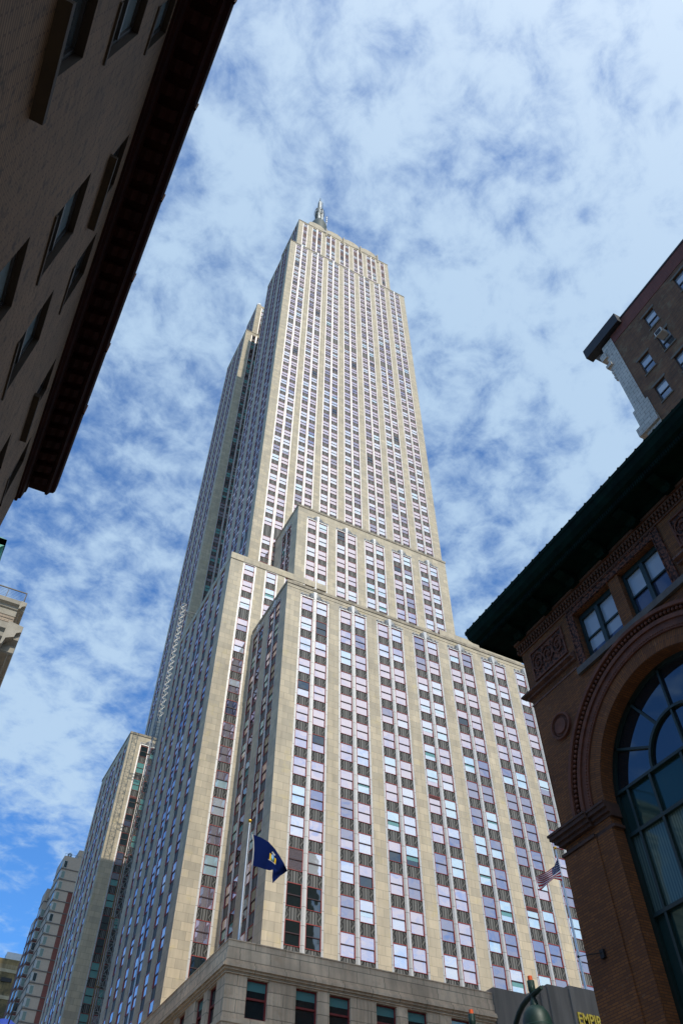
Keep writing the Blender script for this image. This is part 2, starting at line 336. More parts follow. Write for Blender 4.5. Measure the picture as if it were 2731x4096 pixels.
def facade(wall, ax, plane, u0, u1, z0, z1, bays, rows, zone='front', vis=None, seed=1, crown=None, wmat=0):
    """bays: (a, b, kind, ztop); rows: (ztop, zbottom) of the windows, top first"""
    rnd = random.Random(seed)
    bays = sorted(bays); e = u0
    for (a, b, kind, zt) in bays:
        if a > e: quad(wall, ax, plane, e, a, z0, z1, 0, wmat)
        quad(wall, ax, plane, a, b, zt, z1, 0, wmat)
        P = mk(ax, plane)
        for uu, s in ((a, 1), (b, -1)):
            q = [P(uu, 0, z0), P(uu, D_SP+.05, z0), P(uu, D_SP+.05, zt), P(uu, 0, zt)]
            wall.poly(q if (s > 0) ^ (ax == 'x') else q[::-1], [(0, z0), (.2, z0), (.2, zt), (0, zt)], wmat)
        wall.poly([P(a, 0, zt), P(b, 0, zt), P(b, D_SP+.05, zt), P(a, D_SP+.05, zt)], [(0, 0), (1, 0), (1, .2), (0, .2)], wmat)
        e = b
        wm = .25; mid = (a+b)/2; zv = max(z0, vis) if vis is not None else z0
        cd_ = -.05 if ax == 'y' else .05
        if kind == 'pair': mus = [(a, a+wm, .03), (mid-.26, mid+.26, cd_), (b-wm, b, .03)]; cols = [(a+wm, mid-.26), (mid+.26, b-wm)]
        elif kind == 'single': mus = [(a, a+.26, .03), (b-.26, b, .03)]; cols = [(a+.26, b-.26)]
        else: mus = [(a, a+.18, .03), (b-.12, b, .03)]; cols = [(a+.18, b-.12)]
        for (m0, m1, d) in mus: MULS.append((parea(ax, plane, m0, m1, zv, zt), (ax, plane, m0, m1, z0, zt, d)))
        for (c0, c1) in cols:
            last = None; pr_ = rnd.random()
            for k, row in enumerate(rows):
                zt_, zb_ = row[0], row[1]; lv = len(row) > 2 and row[2] == 'L'
                if zb_ < z0 or zt_ > zt+.01: continue
                zn = zone
                if zone == 'front' and plane < 75 and u0 < 40 and c0 < 36 and zt_ < 38: zn = 'lowdark'
                pu = pick_pane(ax, c0, zt_, zn, rnd); pl = 4 if zn == 'lowdark' else pu if rnd.random() < .62 else pick_pane(ax, c0, zt_, zn, rnd)
                bl = (rnd.choice([0, .12]) if zn == 'lowdark' else rnd.choice([0, 0, 0, .25, .5])) if pu in (2, 5, 1) else 0
                W = (ax, plane, c0, c1, zb_, zt_, pu, pl, bl, lv)
                WINS.append((parea(ax, plane, c0, c1, zb_, zt_) if (vis is None or zt_ > vis) else 0, W))
                if rnd.random() < .012 and not lv: LOUVRES.append((ax, plane, c0+.08, c1-.08, zt_-.45, zt_-.08))
                top = zt if last is None else last
                if top-zt_ > .05: SPANS.append((parea(ax, plane, c0, c1, zt_, top) if (vis is None or top > vis) else 0, (ax, plane, c0, c1, zt_, top)))
                last = zb_
            if last is not None and last > z0: SPANS.append((0.0, (ax, plane, c0, c1, z0, last)))
    if e < u1: quad(wall, ax, plane, e, u1, z0, z1, 0, wmat)
def rows_from(z0, n, H=3.6, h=2.34): return [(z0-i*H, z0-i*H-h) for i in range(n)]
def shell(wall, x0, x1, y0, y1, z0, z1, skip='', mi=0):
    wall.box(x0, x1, y0, y1, z0, z1, mi, skip=skip+'d')
def coping(wall, x0, x1, y0, y1, z, h=.42, o=.10, t=.6, mi=1):
    """parapet coping: a low rim standing a little proud of the wall on its visible sides"""
    wall.box(x0-o, x1+o, y0-o, y0+t, z-h, z+.05, mi); wall.box(x0-o, x0+t, y0+t, y1, z-h, z+.047, mi); wall.box(x1-t, x1+o, y0+t, y1, z-h, z+.047, mi)

def pairs(a0, n, P, w, zt): return [(a0+i*P, a0+i*P+w, 'pair', zt) for i in range(n)]
WALLS = []
# --- A: the twenty one storey front block on the avenue
A = MB(); AY = 72.0; AX0, AX1 = 29.1, 73.9; AT = 78.0
rA = rows_from(75.96, 15)
facade(A, 'y', AY, AX0, AX1, 20.5, AT, pairs(31.17, 7, 6.02, 4.46, 76.35), rA, 'front', 24, 11)
facade(A, 'x', AX0, AY, 84.4, 20.5, AT, [(74.05, 78.15, 'pair', 76.35), (79.8, 83.95, 'pair', 76.35)], rA, 'slot', 24, 12)
shell(A, AX0, AX1, AY, 84.4, 20.5, AT, 'fl'); coping(A, AX0, AX1, AY, 84.3, AT)
A.box(AX0-.05, AX1+.05, AY-.05, AY+.02, AT-1.05, AT-.98); A.box(52.0, 53.0, AY+.3, AY+1.3, AT+.05, AT+.75)
WALLS.append(A)
# --- E tier: full width behind A, twenty five storeys, one window wide bays at its ends
E_ = MB(); EY = 84.65; EX0, EX1 = 24.1, 81.0; ET = 93.3
rE = [(91.9, 89.6), (88.3, 85.98), (84.7, 82.3), (80.2, 77.86)]+rows_from(76.06, 14)
eb = [(26.27, 28.55, 'single', 92.3), (30.15, 32.4, 'single', 92.3), (33.6, 35.0, 'slit', 92.3)]
facade(E_, 'y', EY, EX0, 35.2, 20.5, ET, eb, rE, 'front', 24, 21)
ES = [(87.1, 88.95, 'slit', 92.3), (90.65, 92.5, 'slit', 92.3), (94.3, 98.4, 'pair', 92.3), (100.1, 101.95, 'slit', 92.3), (103.6, 105.45, 'slit', 92.3), (106.9, 108.3, 'slit', 92.3)]
facade(E_, 'x', EX0, EY, 110.2, 20.5, ET, ES, rE, 'side', 20, 22)
shell(E_, EX0, 40, EY, 110.2, 20.5, ET, 'fl')
quad(E_, 'y', EY, 67.1, EX1, 60, ET-1.2); shell(E_, 64, EX1, EY, 110.2, 60, ET-1.2, 'f')
E_.box(EX0-.06, 41.3, EY-.12, EY+.5, ET-1.2, ET+.12); E_.box(63.7, 72.1, EY-.12, EY+.5, ET-1.9, ET-.35); E_.box(72.1, EX1+.1, EY-.3, EY+.5, ET-2.2, ET-1.1)
E_.box(EX0-.06, EX0+.5, EY+.5, 110.2, ET-1.2, ET+.1)
WALLS.append(E_)
# --- B: the middle block, thirty storeys
B = MB(); BX0, BX1, BT = 35.2, 67.15, 112.0; BY = 84.6
rB = rows_from(109.0, 9, 3.6, 2.34)
facade(B, 'y', BY, BX0, BX1, 70, BT, pairs(37.06, 5, 5.945, 4.42, 109.4), rB, 'front', 78, 31)
facade(B, 'x', BX0, BY, 94.8, 70, BT, [(87.2, 91.5, 'pair', 109.4)], rB, 'slot', 92, 32)
shell(B, BX0, BX1, BY, 94.8, 70, BT, 'fl'); coping(B, BX0, BX1, BY, 94.7, BT)
WALLS.append(B)
# --- C: the tower shaft (east half)
C_ = MB(); CX0, CX1, CY, CT = 30.1, 74.6, 94.85, 262.6; CB = 113.9
rC = [(208.25+3.51*k, 208.25+3.51*k-2.2) for k in range(15, -1, -1)]+[(203.3, 201.1), (200.2, 198.0), (197.0, 194.75)]
rC += rows_from(193.58, 22, 3.6, 2.28)+[(112.4, 110.1), (108.7, 106.4), (105.1, 102.8), (101.5, 99.2), (97.9, 95.6)]
facade(C_, 'y', CY, CX0, CX1, 92, CT, pairs(32.2, 7, 6.0, 4.45, 261.3), rC, 'front', 94, 41)
facade(C_, 'x', CX0, CY, CB, 92, CT, [(96.9, 101.3, 'pair', 261.3), (103.05, 107.4, 'pair', 261.3), (109.2, 113.3, 'pair', 261.3)], rC, 'side', 96, 42)
shell(C_, CX0, CX1, CY, CB, 92, CT, 'fl'); coping(C_, CX0, CX1, CY, CB, CT)
# recess between the two halves of the shaft
shell(C_, 37.5, 68, CB, 138, 92, 262.0, 'fb')
WALLS.append(C_)
# --- F: west half of the shaft seen past the recess
F_ = MB(); FY = 138.0; FX0 = 31.1
rF = [(z*1.003+1.2, zb*1.003+1.2) for z, zb in [(r[0], r[1]) for r in rC]]
rF = [(271.0-3.6*k, 268.7-3.6*k) for k in range(46)]
facade(F_, 'y', FY, FX0, 37.5, 92, 273.6, [(33.55, 37.4, 'pair', 271.3)], rF, 'slot', 100, 51)
facade(F_, 'x', FX0, FY, 157.3, 92, 273.6, [(139.9, 144.0, 'pair', 271.3), (146.0, 150.1, 'pair', 271.3), (152.1, 156.2, 'pair', 271.3)], rF, 'side', 100, 52)
shell(F_, FX0, 74, FY, 157.3, 92, 273.6, 'fl'); coping(F_, FX0, 37.5, FY, 157.3, 273.6)
facade(F_, 'y', 138.6, 33.6, 40, 273.6, 299.5, [(35.6, 39.4, 'pair', 297.8)], [(297.5-3.6*k, 295.2-3.6*k) for k in range(7)], 'front', 270, 53)
facade(F_, 'x', 33.6, 138.6, 149.5, 273.6, 299.5, [(140.3, 144.0, 'pair', 297.8), (145.4, 149.0, 'pair', 297.8)], [(297.5-3.6*k, 295.2-3.6*k) for k in range(7)], 'side', 270, 54)
shell(F_, 33.6, 70, 138.6, 149.5, 273.6, 299.5, 'fl')
WALLS.append(F_)
# --- G: the west wing on the side street
G_ = MB(); GY = 137.6; GX0, GT = 24.5, 91.6
rG = rows_from(89.2, 18)
facade(G_, 'y', GY, GX0, 31.1, 20.5, GT, [(26.75, 30.9, 'pair', 89.7)], rG, 'slot', 24, 61)
facade(G_, 'x', GX0, GY, 157.6, 20.5, GT, [(139.2, 141.0, 'slit', 89.7), (142.6, 144.4, 'slit', 89.7), (146.3, 150.2, 'pair', 89.7), (151.8, 153.6, 'slit', 89.7), (155.0, 156.6, 'slit', 89.7)], rG, 'side', 20, 62)
shell(G_, GX0, 31.1, GY, 157.6, 20.5, GT, 'fl'); coping(G_, GX0, 31.1, GY, 157.6, GT)
G_.box(30.1, 34, 110.2, GY, 20.5, 92)
WALLS.append(G_)
# --- D: crown storeys
D_ = MB(); DX0, DX1, DY, DT, DB = 33.0, 70.6, 97.0, 291.6, 112.7
rD = [(289.7, 287.6), (286.9, 284.6, 'L'), (283.6, 281.5), (280.2, 278.1, 'L'), (276.9, 274.8), (273.5, 271.4), (270.1, 268.0), (266.7, 264.6)]
db = [(34.75, 36.75, 'single', 290.3)]+[(38.5+5.66*i, 42.6+5.66*i, 'pair', 290.3) for i in range(5)]+[(67.0, 69.0, 'single', 290.3)]
facade(D_, 'y', DY, DX0, DX1, 262, DT, db, rD, 'front', 266, 71)
facade(D_, 'x', DX0, DY, DB, 262, DT, [(98.6, 102.4, 'pair', 290.3), (103.6, 107.2, 'pair', 290.3), (108.4, 112.2, 'pair', 290.3)], rD, 'side', 266, 72)
shell(D_, DX0, DX1, DY, DB, 262, DT, 'fl'); coping(D_, DX0, DX1, DY, DB, DT)
# stepped, winged parapet over the middle bays
for k in range(4):
    c = 40.6+k*7.3
    pr_ = [(c-3.5, DT), (c+3.5, DT), (c+3.5, DT+2.4), (c+2.7, DT+4.2), (c+1.2, DT+5.3), (c-1.2, DT+5.4), (c-2.9, DT+4.6), (c-3.5, DT+3.0)]
    D_.prism(pr_, DY+.25, DY+1.4, 'y')
    D_.box(c+3.35, c+3.75, DY-.35, DY+1.2, DT-3.2, DT+3.9); D_.box(c+3.75, c+3.95, DY-.1, DY+1.2, DT-3.0, DT+3.3)
    for j in range(4): D_.box(c-2.4+j*1.5, c-2.25+j*1.5, DY+.2, DY+.26, DT+.3, DT+1.9)
D_.box(63.4, 66.3, DY+.2, DY+1.3, DT, DT+1.5)
shell(D_, 37, 67, DY+4, 150, DT-2, DT+4.2); WALLS.append(D_)
LCOP = noisy('sooty_coping', (.40, .34, .25), (.20, .17, .125), .8, .9, stretch=(1, 1, .3))
for wl in WALLS: part(wl, 'wall', [LIME, LCOP], ESB)

def split(lst, name, geo, mats, n=100, sub=None, stufflabel=None, smooth=False):
    lst.sort(key=lambda t: -t[0]); big = [x for x in lst[:n] if x[0] > 0]; rest = lst[len(big):]
    for sc_, d in big:
        mb = MB(); geo(mb, d); o = part(mb, name, mats, ESB)
        if sub: sub(o, d)
    mb = MB()
    for sc_, d in rest: geo(mb, d)
    o = part(mb, name, mats, ESB); o['kind'] = 'stuff'; o['label'] = stufflabel
# windows: the hundred largest one by one (frame, with their panes as a sub-part), the rest in one part
def frame_only(mb, W):
    m2 = MB(); win_geo(m2, W)
    for f, i in zip(m2.f, m2.mi):
        if i >= 6: mb.poly([m2.v[j] for j in f], None, i-6)
def panes_only(mb, W):
    m2 = MB(); win_geo(m2, W)
    for f, i in zip(m2.f, m2.mi):
        if i < 6: mb.poly([m2.v[j] for j in f], None, i)
WINS.sort(key=lambda t: -t[0])
# twelve parts are kept back for the base storey windows below
NBW = 12
for sc_, W in WINS[:100-NBW]:
    mb = MB(); frame_only(mb, W); o = part(mb, 'window', [RED, RAIL, DARKRED], ESB)
    mb = MB(); panes_only(mb, W)
    if mb.f: part(mb, 'pane', PANES, o)
mb = MB()
for sc_, W in WINS[100-NBW:]: win_geo(mb, W)
for (ax, plane, a, b, z0, z1) in LOUVRES: relbox(mb, ax, plane, a, b, z0, z1, D_FR, D_UP, 8)
o = part(mb, 'window', WMATS, ESB); o['kind'] = 'stuff'; o['label'] = 'smaller red framed sash windows higher up and along the side walls'
def span_geo(mb, S):
    ax, plane, a, b, z0, z1 = S; n = max(1, round((z1-z0)/1.3)); h = (z1-z0)/n
    for k in range(n): quad(mb, ax, plane, a, b, z0+k*h, z0+(k+1)*h, D_SP, 0, [(0, 0), (1, 0), (1, 1), (0, 1)])
split(SPANS, 'spandrel', span_geo, SPAN, stufflabel='grey cast aluminium spandrels between the smaller windows')
def mul_geo(mb, Mu):
    ax, plane, a, b, z0, z1, d = Mu
    if ax == 'x': relbox(mb, ax, plane, a, b, z0, z1+.1, .05, D_LO+.01)
    elif b-a > .5:
        relbox(mb, ax, plane, a, b, z0, z1+.25, .03, D_LO+.01); relbox(mb, ax, plane, a+.09, b-.09, z0, z1+.45, d, .03); relbox(mb, ax, plane, a+.18, b-.18, z0, z1+.6, d-.05, d)
    else: relbox(mb, ax, plane, a, b, z0, z1, d, D_LO+.01); relbox(mb, ax, plane, a+.07, b-.07, z0, z1+.1, d-.03, d)
split(MULS, 'mullion', mul_geo, STEEL, stufflabel='thin nickel steel mullions of the upper and side walls')
# fan shaped silver crowns over the bays
def crown(ax, plane, a, b, zt, pair=True):
    mb = MB(); P = mk(ax, plane)
    def fan(c, r, lo, hi, n, z0, d0=-.05):
        for i in range(n):
            t0, t1 = R(lo+(hi-lo)*i/n), R(lo+(hi-lo)*(i+1)/n); tm = (t0+t1)/2
            p = [P(c, d0, z0), P(c+r*math.cos(t0), -.02, z0+r*math.sin(t0)), P(c+r*1.05*math.cos(tm), -.16, z0+r*1.05*math.sin(tm)), P(c+r*math.cos(t1), -.02, z0+r*math.sin(t1))]
            mb.poly([p[0], p[1], p[2]]); mb.poly([p[0], p[2], p[3]])
    if pair:
        m = (a+b)/2; fan(m-.05, .95, 95, 172, 5, zt-.15); fan(m+.05, .95, 8, 85, 5, zt-.15)
        mb.poly([P(m-.16, -.1, zt-.3), P(m+.16, -.1, zt-.3), P(m+.27, -.12, zt+1.05), P(m-.27, -.12, zt+1.05)])
        relbox(mb, ax, plane, m-.2, m+.2, zt-.3, zt+.95, -.09, 0)
    for (l, r) in (((a, (a+b)/2-.25), ((a+b)/2+.25, b)) if pair else ((a, b),)):
        relbox(mb, ax, plane, l, r, zt-.36, zt+.12, -.02, .02)
        k = (l+r)/2; w2 = (r-l)/2
        for j in range(3): fan(l+w2*(.33+.66*j), w2*.36, 15, 165, 4, zt-.2, -.07)
    part(mb, 'ornament', STEEL, ESB)
for i in range(7): crown('y', AY, 31.17+i*6.02, 31.17+i*6.02+4.46, 76.35)
for i in range(5): crown('y', BY, 37.06+i*5.945, 37.06+i*5.945+4.42, 109.4)
crown('y', EY, 26.27, 28.55, 92.3, False); crown('y', EY, 30.15, 32.4, 92.3, False)
for a in (74.05, 79.8): crown('x', AX0, a, a+4.1, 76.35)
crown('x', BX0, 87.2, 91.5, 109.4); crown('y', GY, 26.75, 30.9, 89.7)
for i in range(7): crown('y', CY, 32.2+i*6.0, 36.65+i*6.0, 261.3)

# --- base storeys
BB = MB(); YB, XB0, XB1, ZB = 53.7, 19.4, 85.0, 22.25
WT, WB_ = 20.1, 17.75
bw = [(20.95, 22.5)]
for i in range(3): bw += [(24.55+i*6.25, 26.2+i*6.25), (27.1+i*6.25, 28.75+i*6.25)]
def holes(mb, ax, plane, u0, u1, z0, z1, hs, depth=.4, mi=0, z_uv=0):
    """a wall with rectangular openings (a, b, zb, zt) that share no columns, one row"""
    e = u0; P = mk(ax, plane)
    for (a, b, zb, zt) in sorted(hs):
        quad(mb, ax, plane, e, a, z0, z1, 0, mi)
        if zt < z1: quad(mb, ax, plane, a, b, zt, z1, 0, mi)
        if zb > z0: quad(mb, ax, plane, a, b, z0, zb, 0, mi)
        reveal(mb, ax, plane, a, b, zb, zt, depth, mi); e = b
    quad(mb, ax, plane, e, u1, z0, z1, 0, mi)
def reveal(mb, ax, plane, a, b, zb, zt, depth, mi=0):
    P = mk(ax, plane)
    mb.poly([P(a, 0, zb), P(a, depth, zb), P(a, depth, zt), P(a, 0, zt)], [(0, zb), (depth, zb), (depth, zt), (0, zt)], mi)
    mb.poly([P(b, 0, zb), P(b, depth, zb), P(b, depth, zt), P(b, 0, zt)], [(0, zb), (depth, zb), (depth, zt), (0, zt)], mi)
    mb.poly([P(a, 0, zt), P(b, 0, zt), P(b, depth, zt), P(a, depth, zt)], [(a, 0), (b, 0), (b, depth), (a, depth)], mi)
    mb.poly([P(a, 0, zb), P(b, 0, zb), P(b, depth, zb), P(a, depth, zb)], [(a, 0), (b, 0), (b, depth), (a, depth)], mi)
PX0, PX1 = 41.0, 62.5
holes(BB, 'y', YB, XB0, PX0, 17.4, ZB-1.6, [(a, b, WB_, WT) for a, b in bw if b < PX0], .38)
holes(BB, 'y', YB, PX1, XB1, 17.4, ZB-1.6, [(65.5+i*6.25, 67.1+i*6.25, WB_, WT) for i in range(3)], .38)
low = [(a, b, 13.7, 16.2) for a, b in bw if b < PX0]
holes(BB, 'y', YB, XB0, PX0, 13.2, 17.4, low, .38); holes(BB, 'y', YB, PX1, XB1, 13.2, 17.4, [(65.5+i*6.25, 67.1+i*6.25, 13.7, 16.2) for i in range(3)], .38)
holes(BB, 'y', YB, XB0, PX0, 4.0, 13.2, [(a, b, 6.0, 12.0) for a, b in bw if b < PX0], .38); quad(BB, 'y', YB, PX1, XB1, 4.0, 13.2)
quad(BB, 'y', YB, XB0, PX0, GZ, 4.0); quad(BB, 'y', YB, PX1, XB1, GZ, 4.0)
side = [(55.3+i*6.1, 56.9+i*6.1) for i in range(16)]+[(57.7+i*6.1, 59.3+i*6.1) for i in range(16)]
holes(BB, 'x', XB0, YB, 182, 17.4, ZB-1.6, [(a, b, WB_, WT) for a, b in side if b < 182], .38)
holes(BB, 'x', XB0, YB, 182, 13.2, 17.4, [(a, b, 13.7, 16.2) for a, b in side if b < 182], .38)
quad(BB, 'x', XB0, YB, 182, GZ, 13.2)
# vertical flutes in the piers, string courses, moulding and two course parapet
for (a, b) in [(19.45, 20.9), (22.6, 24.45), (28.85, 30.7), (35.1, 36.95)]:
    n = int((b-a)/.3)
    for i in range(n+1):
        uu = a+.08+i*.3
        if uu+.14 < b: BB.box(uu, uu+.14, YB-.03, YB+.01, WB_-.1, WT+.02)
for (a, b) in [(26.2, 27.1), (32.45, 33.35)]: BB.box(a+.12, b-.12, YB-.04, YB+.01, WB_-.1, WT)
def ring(z0, z1, o):
    BB.box(XB0-o, PX0, YB-o, YB+.3, z0, z1); BB.box(PX1, XB1, YB-o, YB+.3, z0, z1); BB.box(XB0-o, XB0+.3, YB+.3, 182, z0, z1)
ring(17.38, 17.62, .07); ring(WT+.1, WT+.27, .10); ring(WT+.272, WT+.42, .22); ring(WT+.422, WT+.60, .36); ring(WT+.602, WT+.72, .30)
ring(WT+.722, ZB-.78, .10); ring(ZB-.778, ZB, .02); ring(ZB+.002, ZB+.07, .06)
BB.poly([(XB0, YB, ZB-.8), (XB1, YB, ZB-.8), (XB1, 182, ZB-.8), (XB0, 182, ZB-.8)])
part(BB, 'wall', LIMEP, ESB)
# granite grey entrance pylon with gilded lettering
PY = MB(); yp = YB-.25
PY.box(PX0, PX1, yp, YB+.9, 14, 22.65)
PY.prism([(45.0, 22.65), (45.0, 23.0), (45.9, 23.55), (57.4, 23.55), (58.3, 23.0), (58.3, 22.65)], yp-.02, YB+1.6, 'y')
for (a, b, zt, o) in ((45.5, 46.2, 23.35, .12), (46.2, 48.3, 23.62, .24), (48.3, 55.2, 23.82, .36), (55.2, 57.4, 23.62, .24)):
    PY.box(a, b, yp-o, yp, 8, zt); PY.box(a, b, yp+.002, YB+1.2, 23.0, zt-.003)
for i in range(24): PY.box(46.3+i*.08, 46.34+i*.08, yp-.29, yp-.24, 10, 20.6)
PY.box(PX0, PX1, yp, yp+.3, 2.5, 14); PY.box(PX0, 47, yp+.01, yp+.3, GZ, 2.5); PY.box(56.5, PX1, yp+.01, yp+.3, GZ, 2.5)
part(PY, 'entrance_pylon', LIMED, ESB)
GOLD = prin('gilded_metal', (.95, .60, .05), .38, .35)
cu_ = bpy.data.curves.new('lettering', 'FONT'); cu_.body = 'EMPIRE STATE'; cu_.size = 1.0; cu_.extrude = .05; cu_.align_x = 'LEFT'; cu_.space_character = 1.02; cu_.offset = .012
tmp = bpy.data.objects.new('lettering_tmp', cu_); COL.objects.link(tmp)
dg = bpy.context.evaluated_depsgraph_get(); me = bpy.data.meshes.new_from_object(tmp.evaluated_get(dg)); bpy.data.objects.remove(tmp)
me.name = 'lettering'; lo = bpy.data.objects.new('lettering', me); COL.objects.link(lo)
xs = [v.co.x for v in me.vertices]; k = (54.1-48.6)/(max(xs)-min(xs))
me.transform(Matrix.Translation((48.62-min(xs)*k, yp-.40, 21.13)) @ Matrix.Rotation(R(90), 4, 'X') @ Matrix.Diagonal((k, 1.18, 1, 1)))
me.transform(Matrix.Translation(-Vector(ESB.location))); me.materials.clear(); me.materials.append(GOLD); lo.parent = ESB
# base windows as parts
GBW = [(a, b, WB_, WT) for a, b in bw if b < PX0]+low
rr = random.Random(4)
def base_window(a, b, zb, zt, ax='y', plane=YB, name='window'):
    f = .10; zm = (zb+zt)/2+.05; fr = MB(); pn = MB(); d = .26
    relbox(fr, ax, plane, a, a+f, zb, zt, d-.05, d+.1); relbox(fr, ax, plane, b-f, b, zb, zt, d-.05, d+.1)
    relbox(fr, ax, plane, a+f, b-f, zt-f, zt, d-.05, d+.1); relbox(fr, ax, plane, a+f, b-f, zb, zb+f, d-.05, d+.1); relbox(fr, ax, plane, a+f, b-f, zm-.06, zm+.06, d-.04, d+.1)
    k = rr.random()
    quad(pn, ax, plane, a+f, b-f, zm, zt-f, d+.02, 4); quad(pn, ax, plane, a+f, b-f, zb+f, zm, d+.06, 4)
    if k < .5: quad(pn, ax, plane, a+f, b-f, zt-f-.55, zt-f, d+.012, 5)
    return fr, pn
for i, (a, b, zb, zt) in enumerate(GBW[:NBW]):
    fr, pn = base_window(a, b, zb, zt); o = part(fr, 'window', RED, ESB); part(pn, 'pane', PANES, o)
mb = MB()
for (a, b, zb, zt) in [(a, b, 6.0, 12.0) for a, b in bw if b < PX0]+GBW[NBW:]+[(65.5+i*6.25, 67.1+i*6.25, z, z2) for i in range(3) for z, z2 in ((WB_, WT), (13.7, 16.2))]:
    fr, pn = base_window(a, b, zb, zt)
    for f, i in zip(fr.f, fr.mi): mb.poly([fr.v[j] for j in f], None, 6)
    for f, i in zip(pn.f, pn.mi): mb.poly([pn.v[j] for j in f], None, i)
for a, b in side:
    if b < 182:
        for zb, zt in ((WB_, WT), (13.7, 16.2)):
            fr, pn = base_window(a, b, zb, zt, 'x', XB0)
            for f, i in zip(fr.f, fr.mi): mb.poly([fr.v[j] for j in f], None, 6)
            for f, i in zip(pn.f, pn.mi): mb.poly([pn.v[j] for j in f], None, i)
o = part(mb, 'window', PANES+[RED], ESB); o['kind'] = 'stuff'; o['label'] = 'remaining windows of the low base storeys'

mb = MB(); rw = random.Random(9)
for k in range(26):
    x_ = rw.uniform(39, 66); h_ = rw.uniform(.5, 1.6); mb.tube((x_, DY+1.2, DT+3.2), (x_, DY+1.2, DT+4.6+h_), .06, .04, 4)
for x_ in (43.0, 43.6, 44.9, 45.5, 57.2): mb.box(x_, x_+.25, DY-.45, DY-.1, DT-.6, DT+.5)
mb.tube((46.5, DY+1.2, DT+4.9), (60, DY+1.2, DT+4.9), .05, .05, 4)
part(mb, 'roof_antenna', prin('antenna_grey', (.45, .45, .44), .5), ESB)

# --- mooring mast and spire
SPW = noisy('spire_metal', (.24, .26, .24), (.09, .11, .10), 1.2, .6, .2)
SPD = prin('spire_dark_green', (.035, .055, .05), .6, .2)
cx_, cy_ = 52.3, 124.0
mb = MB(); mb.lathe([(12, 295), (12, 305), (9, 307), (9, 318), (4.6, 320), (4.3, 345)], (cx_, cy_, 0), 24)
for a in range(4):
    t = a*math.pi/2+math.pi/4; mb.tube((cx_+7.5*math.cos(t), cy_+7.5*math.sin(t), 305), (cx_+4.3*math.cos(t), cy_+4.3*math.sin(t), 346), 1.3, .6, 6)
part(mb, 'mooring_mast', STEEL, ESB)
mb = MB(); mb.lathe([(4.3, 345), (4.1, 371), (4.0, 375), (3.4, 378), (2.6, 380), (2.0, 383)], (cx_, cy_, 0), 20); part(mb, 'dome', SPD, ESB, True)
mb = MB(); mD = MB()
def lattice(mb, c, z0, z1, h, r, step, rd=None, half1=None):
    h1 = half1 or h; rd = rd or r*.6; n = max(1, round((z1-z0)/step)); cs = [(-1, -1), (1, -1), (1, 1), (-1, 1)]
    for k in range(n):
        a = z0+(z1-z0)*k/n; b = z0+(z1-z0)*(k+1)/n; ha = h+(h1-h)*k/n; hb = h+(h1-h)*(k+1)/n
        for i in range(4):
            p, q = cs[i], cs[(i+1) % 4]
            A_ = (c[0]+p[0]*ha, c[1]+p[1]*ha, a); B_ = (c[0]+p[0]*hb, c[1]+p[1]*hb, b); C2 = (c[0]+q[0]*hb, c[1]+q[1]*hb, b); D2 = (c[0]+q[0]*ha, c[1]+q[1]*ha, a)
            mb.tube(A_, B_, r, r, 5, 0, False); mb.tube(B_, C2, rd, rd, 4, 0, False); mb.tube(A_, C2, rd, rd, 4, 0, False)
lattice(mb, (cx_, cy_), 380, 398, 1.55, .26, 2.2, .14, 1.25); lattice(mb, (cx_, cy_), 398, 411, .62, .20, 1.6, .10)
part(mb, 'spire', SPW, ESB)
mb = MB()
mb.box(cx_-1.0, cx_-.45, cy_-1.7, cy_-1.5, 381, 397); mb.box(cx_+.75, cx_+1.2, cy_-1.7, cy_-1.5, 381, 397); mb.box(cx_-.25, cx_+.1, cy_-1.65, cy_-1.5, 384, 395)
mb.box(cx_-.5, cx_-.12, cy_-.85, cy_-.7, 398, 410.5); mb.box(cx_+.15, cx_+.5, cy_-.85, cy_-.7, 398, 410.5)
part(mb, 'antenna_panel', prin('white_panel', (.72, .73, .70), .5), ESB)
mb = MB(); rs = random.Random(3)
mb.tube((cx_, cy_, 411), (cx_, cy_, 418), .34, .12, 8); mb.box(cx_-.5, cx_+.5, cy_-.4, cy_+.4, 410.5, 411.5)
for k in range(46):
    z = rs.uniform(381, 399); a = rs.uniform(0, 6.28); mb.box(cx_+1.6*math.cos(a)-.25, cx_+1.6*math.cos(a)+.25, cy_+1.6*math.sin(a)-.25, cy_+1.6*math.sin(a)+.25, z, z+rs.uniform(.4, 1.2))
for k in range(12): z = 398.5+k; mb.tube((cx_+.6, cy_-.6, z), (cx_+1.5, cy_-.9, z+.3), .06, .06, 4); mb.tube((cx_-.6, cy_-.6, z), (cx_-1.1, cy_-.7, z+.2), .06, .06, 4)
for i in range(16):
    t0, t1 = i*math.pi/8, (i+1)*math.pi/8
    for z, rd in ((396.5, 2.3), (394.0, 2.6), (391.5, 2.3)):
        mb.tube((cx_+rd*math.cos(t0), cy_+rd*math.sin(t0), z), (cx_+rd*math.cos(t1), cy_+rd*math.sin(t1), z), .08, .08, 4)
    mb.tube((cx_+2.3*math.cos(t0), cy_+2.3*math.sin(t0), 396.5), (cx_+2.6*math.cos(t0), cy_+2.6*math.sin(t0), 394), .06, .06, 4); mb.tube((cx_+2.6*math.cos(t0), cy_+2.6*math.sin(t0), 394), (cx_+1.5*math.cos(t0), cy_+1.5*math.sin(t0), 388), .06, .06, 4)
part(mb, 'antenna', SPD, ESB)
mb = MB()
for k in range(3): z = 381+k*2.7; mb.tube((cx_+3.2, cy_-2, z), (cx_+3.2, cy_-2, z+2.0), .32, .32, 10); mb.tube((cx_+3.2, cy_-2, z+2.0), (cx_+3.2, cy_-2, z+2.4), .5, .2, 10, 0)
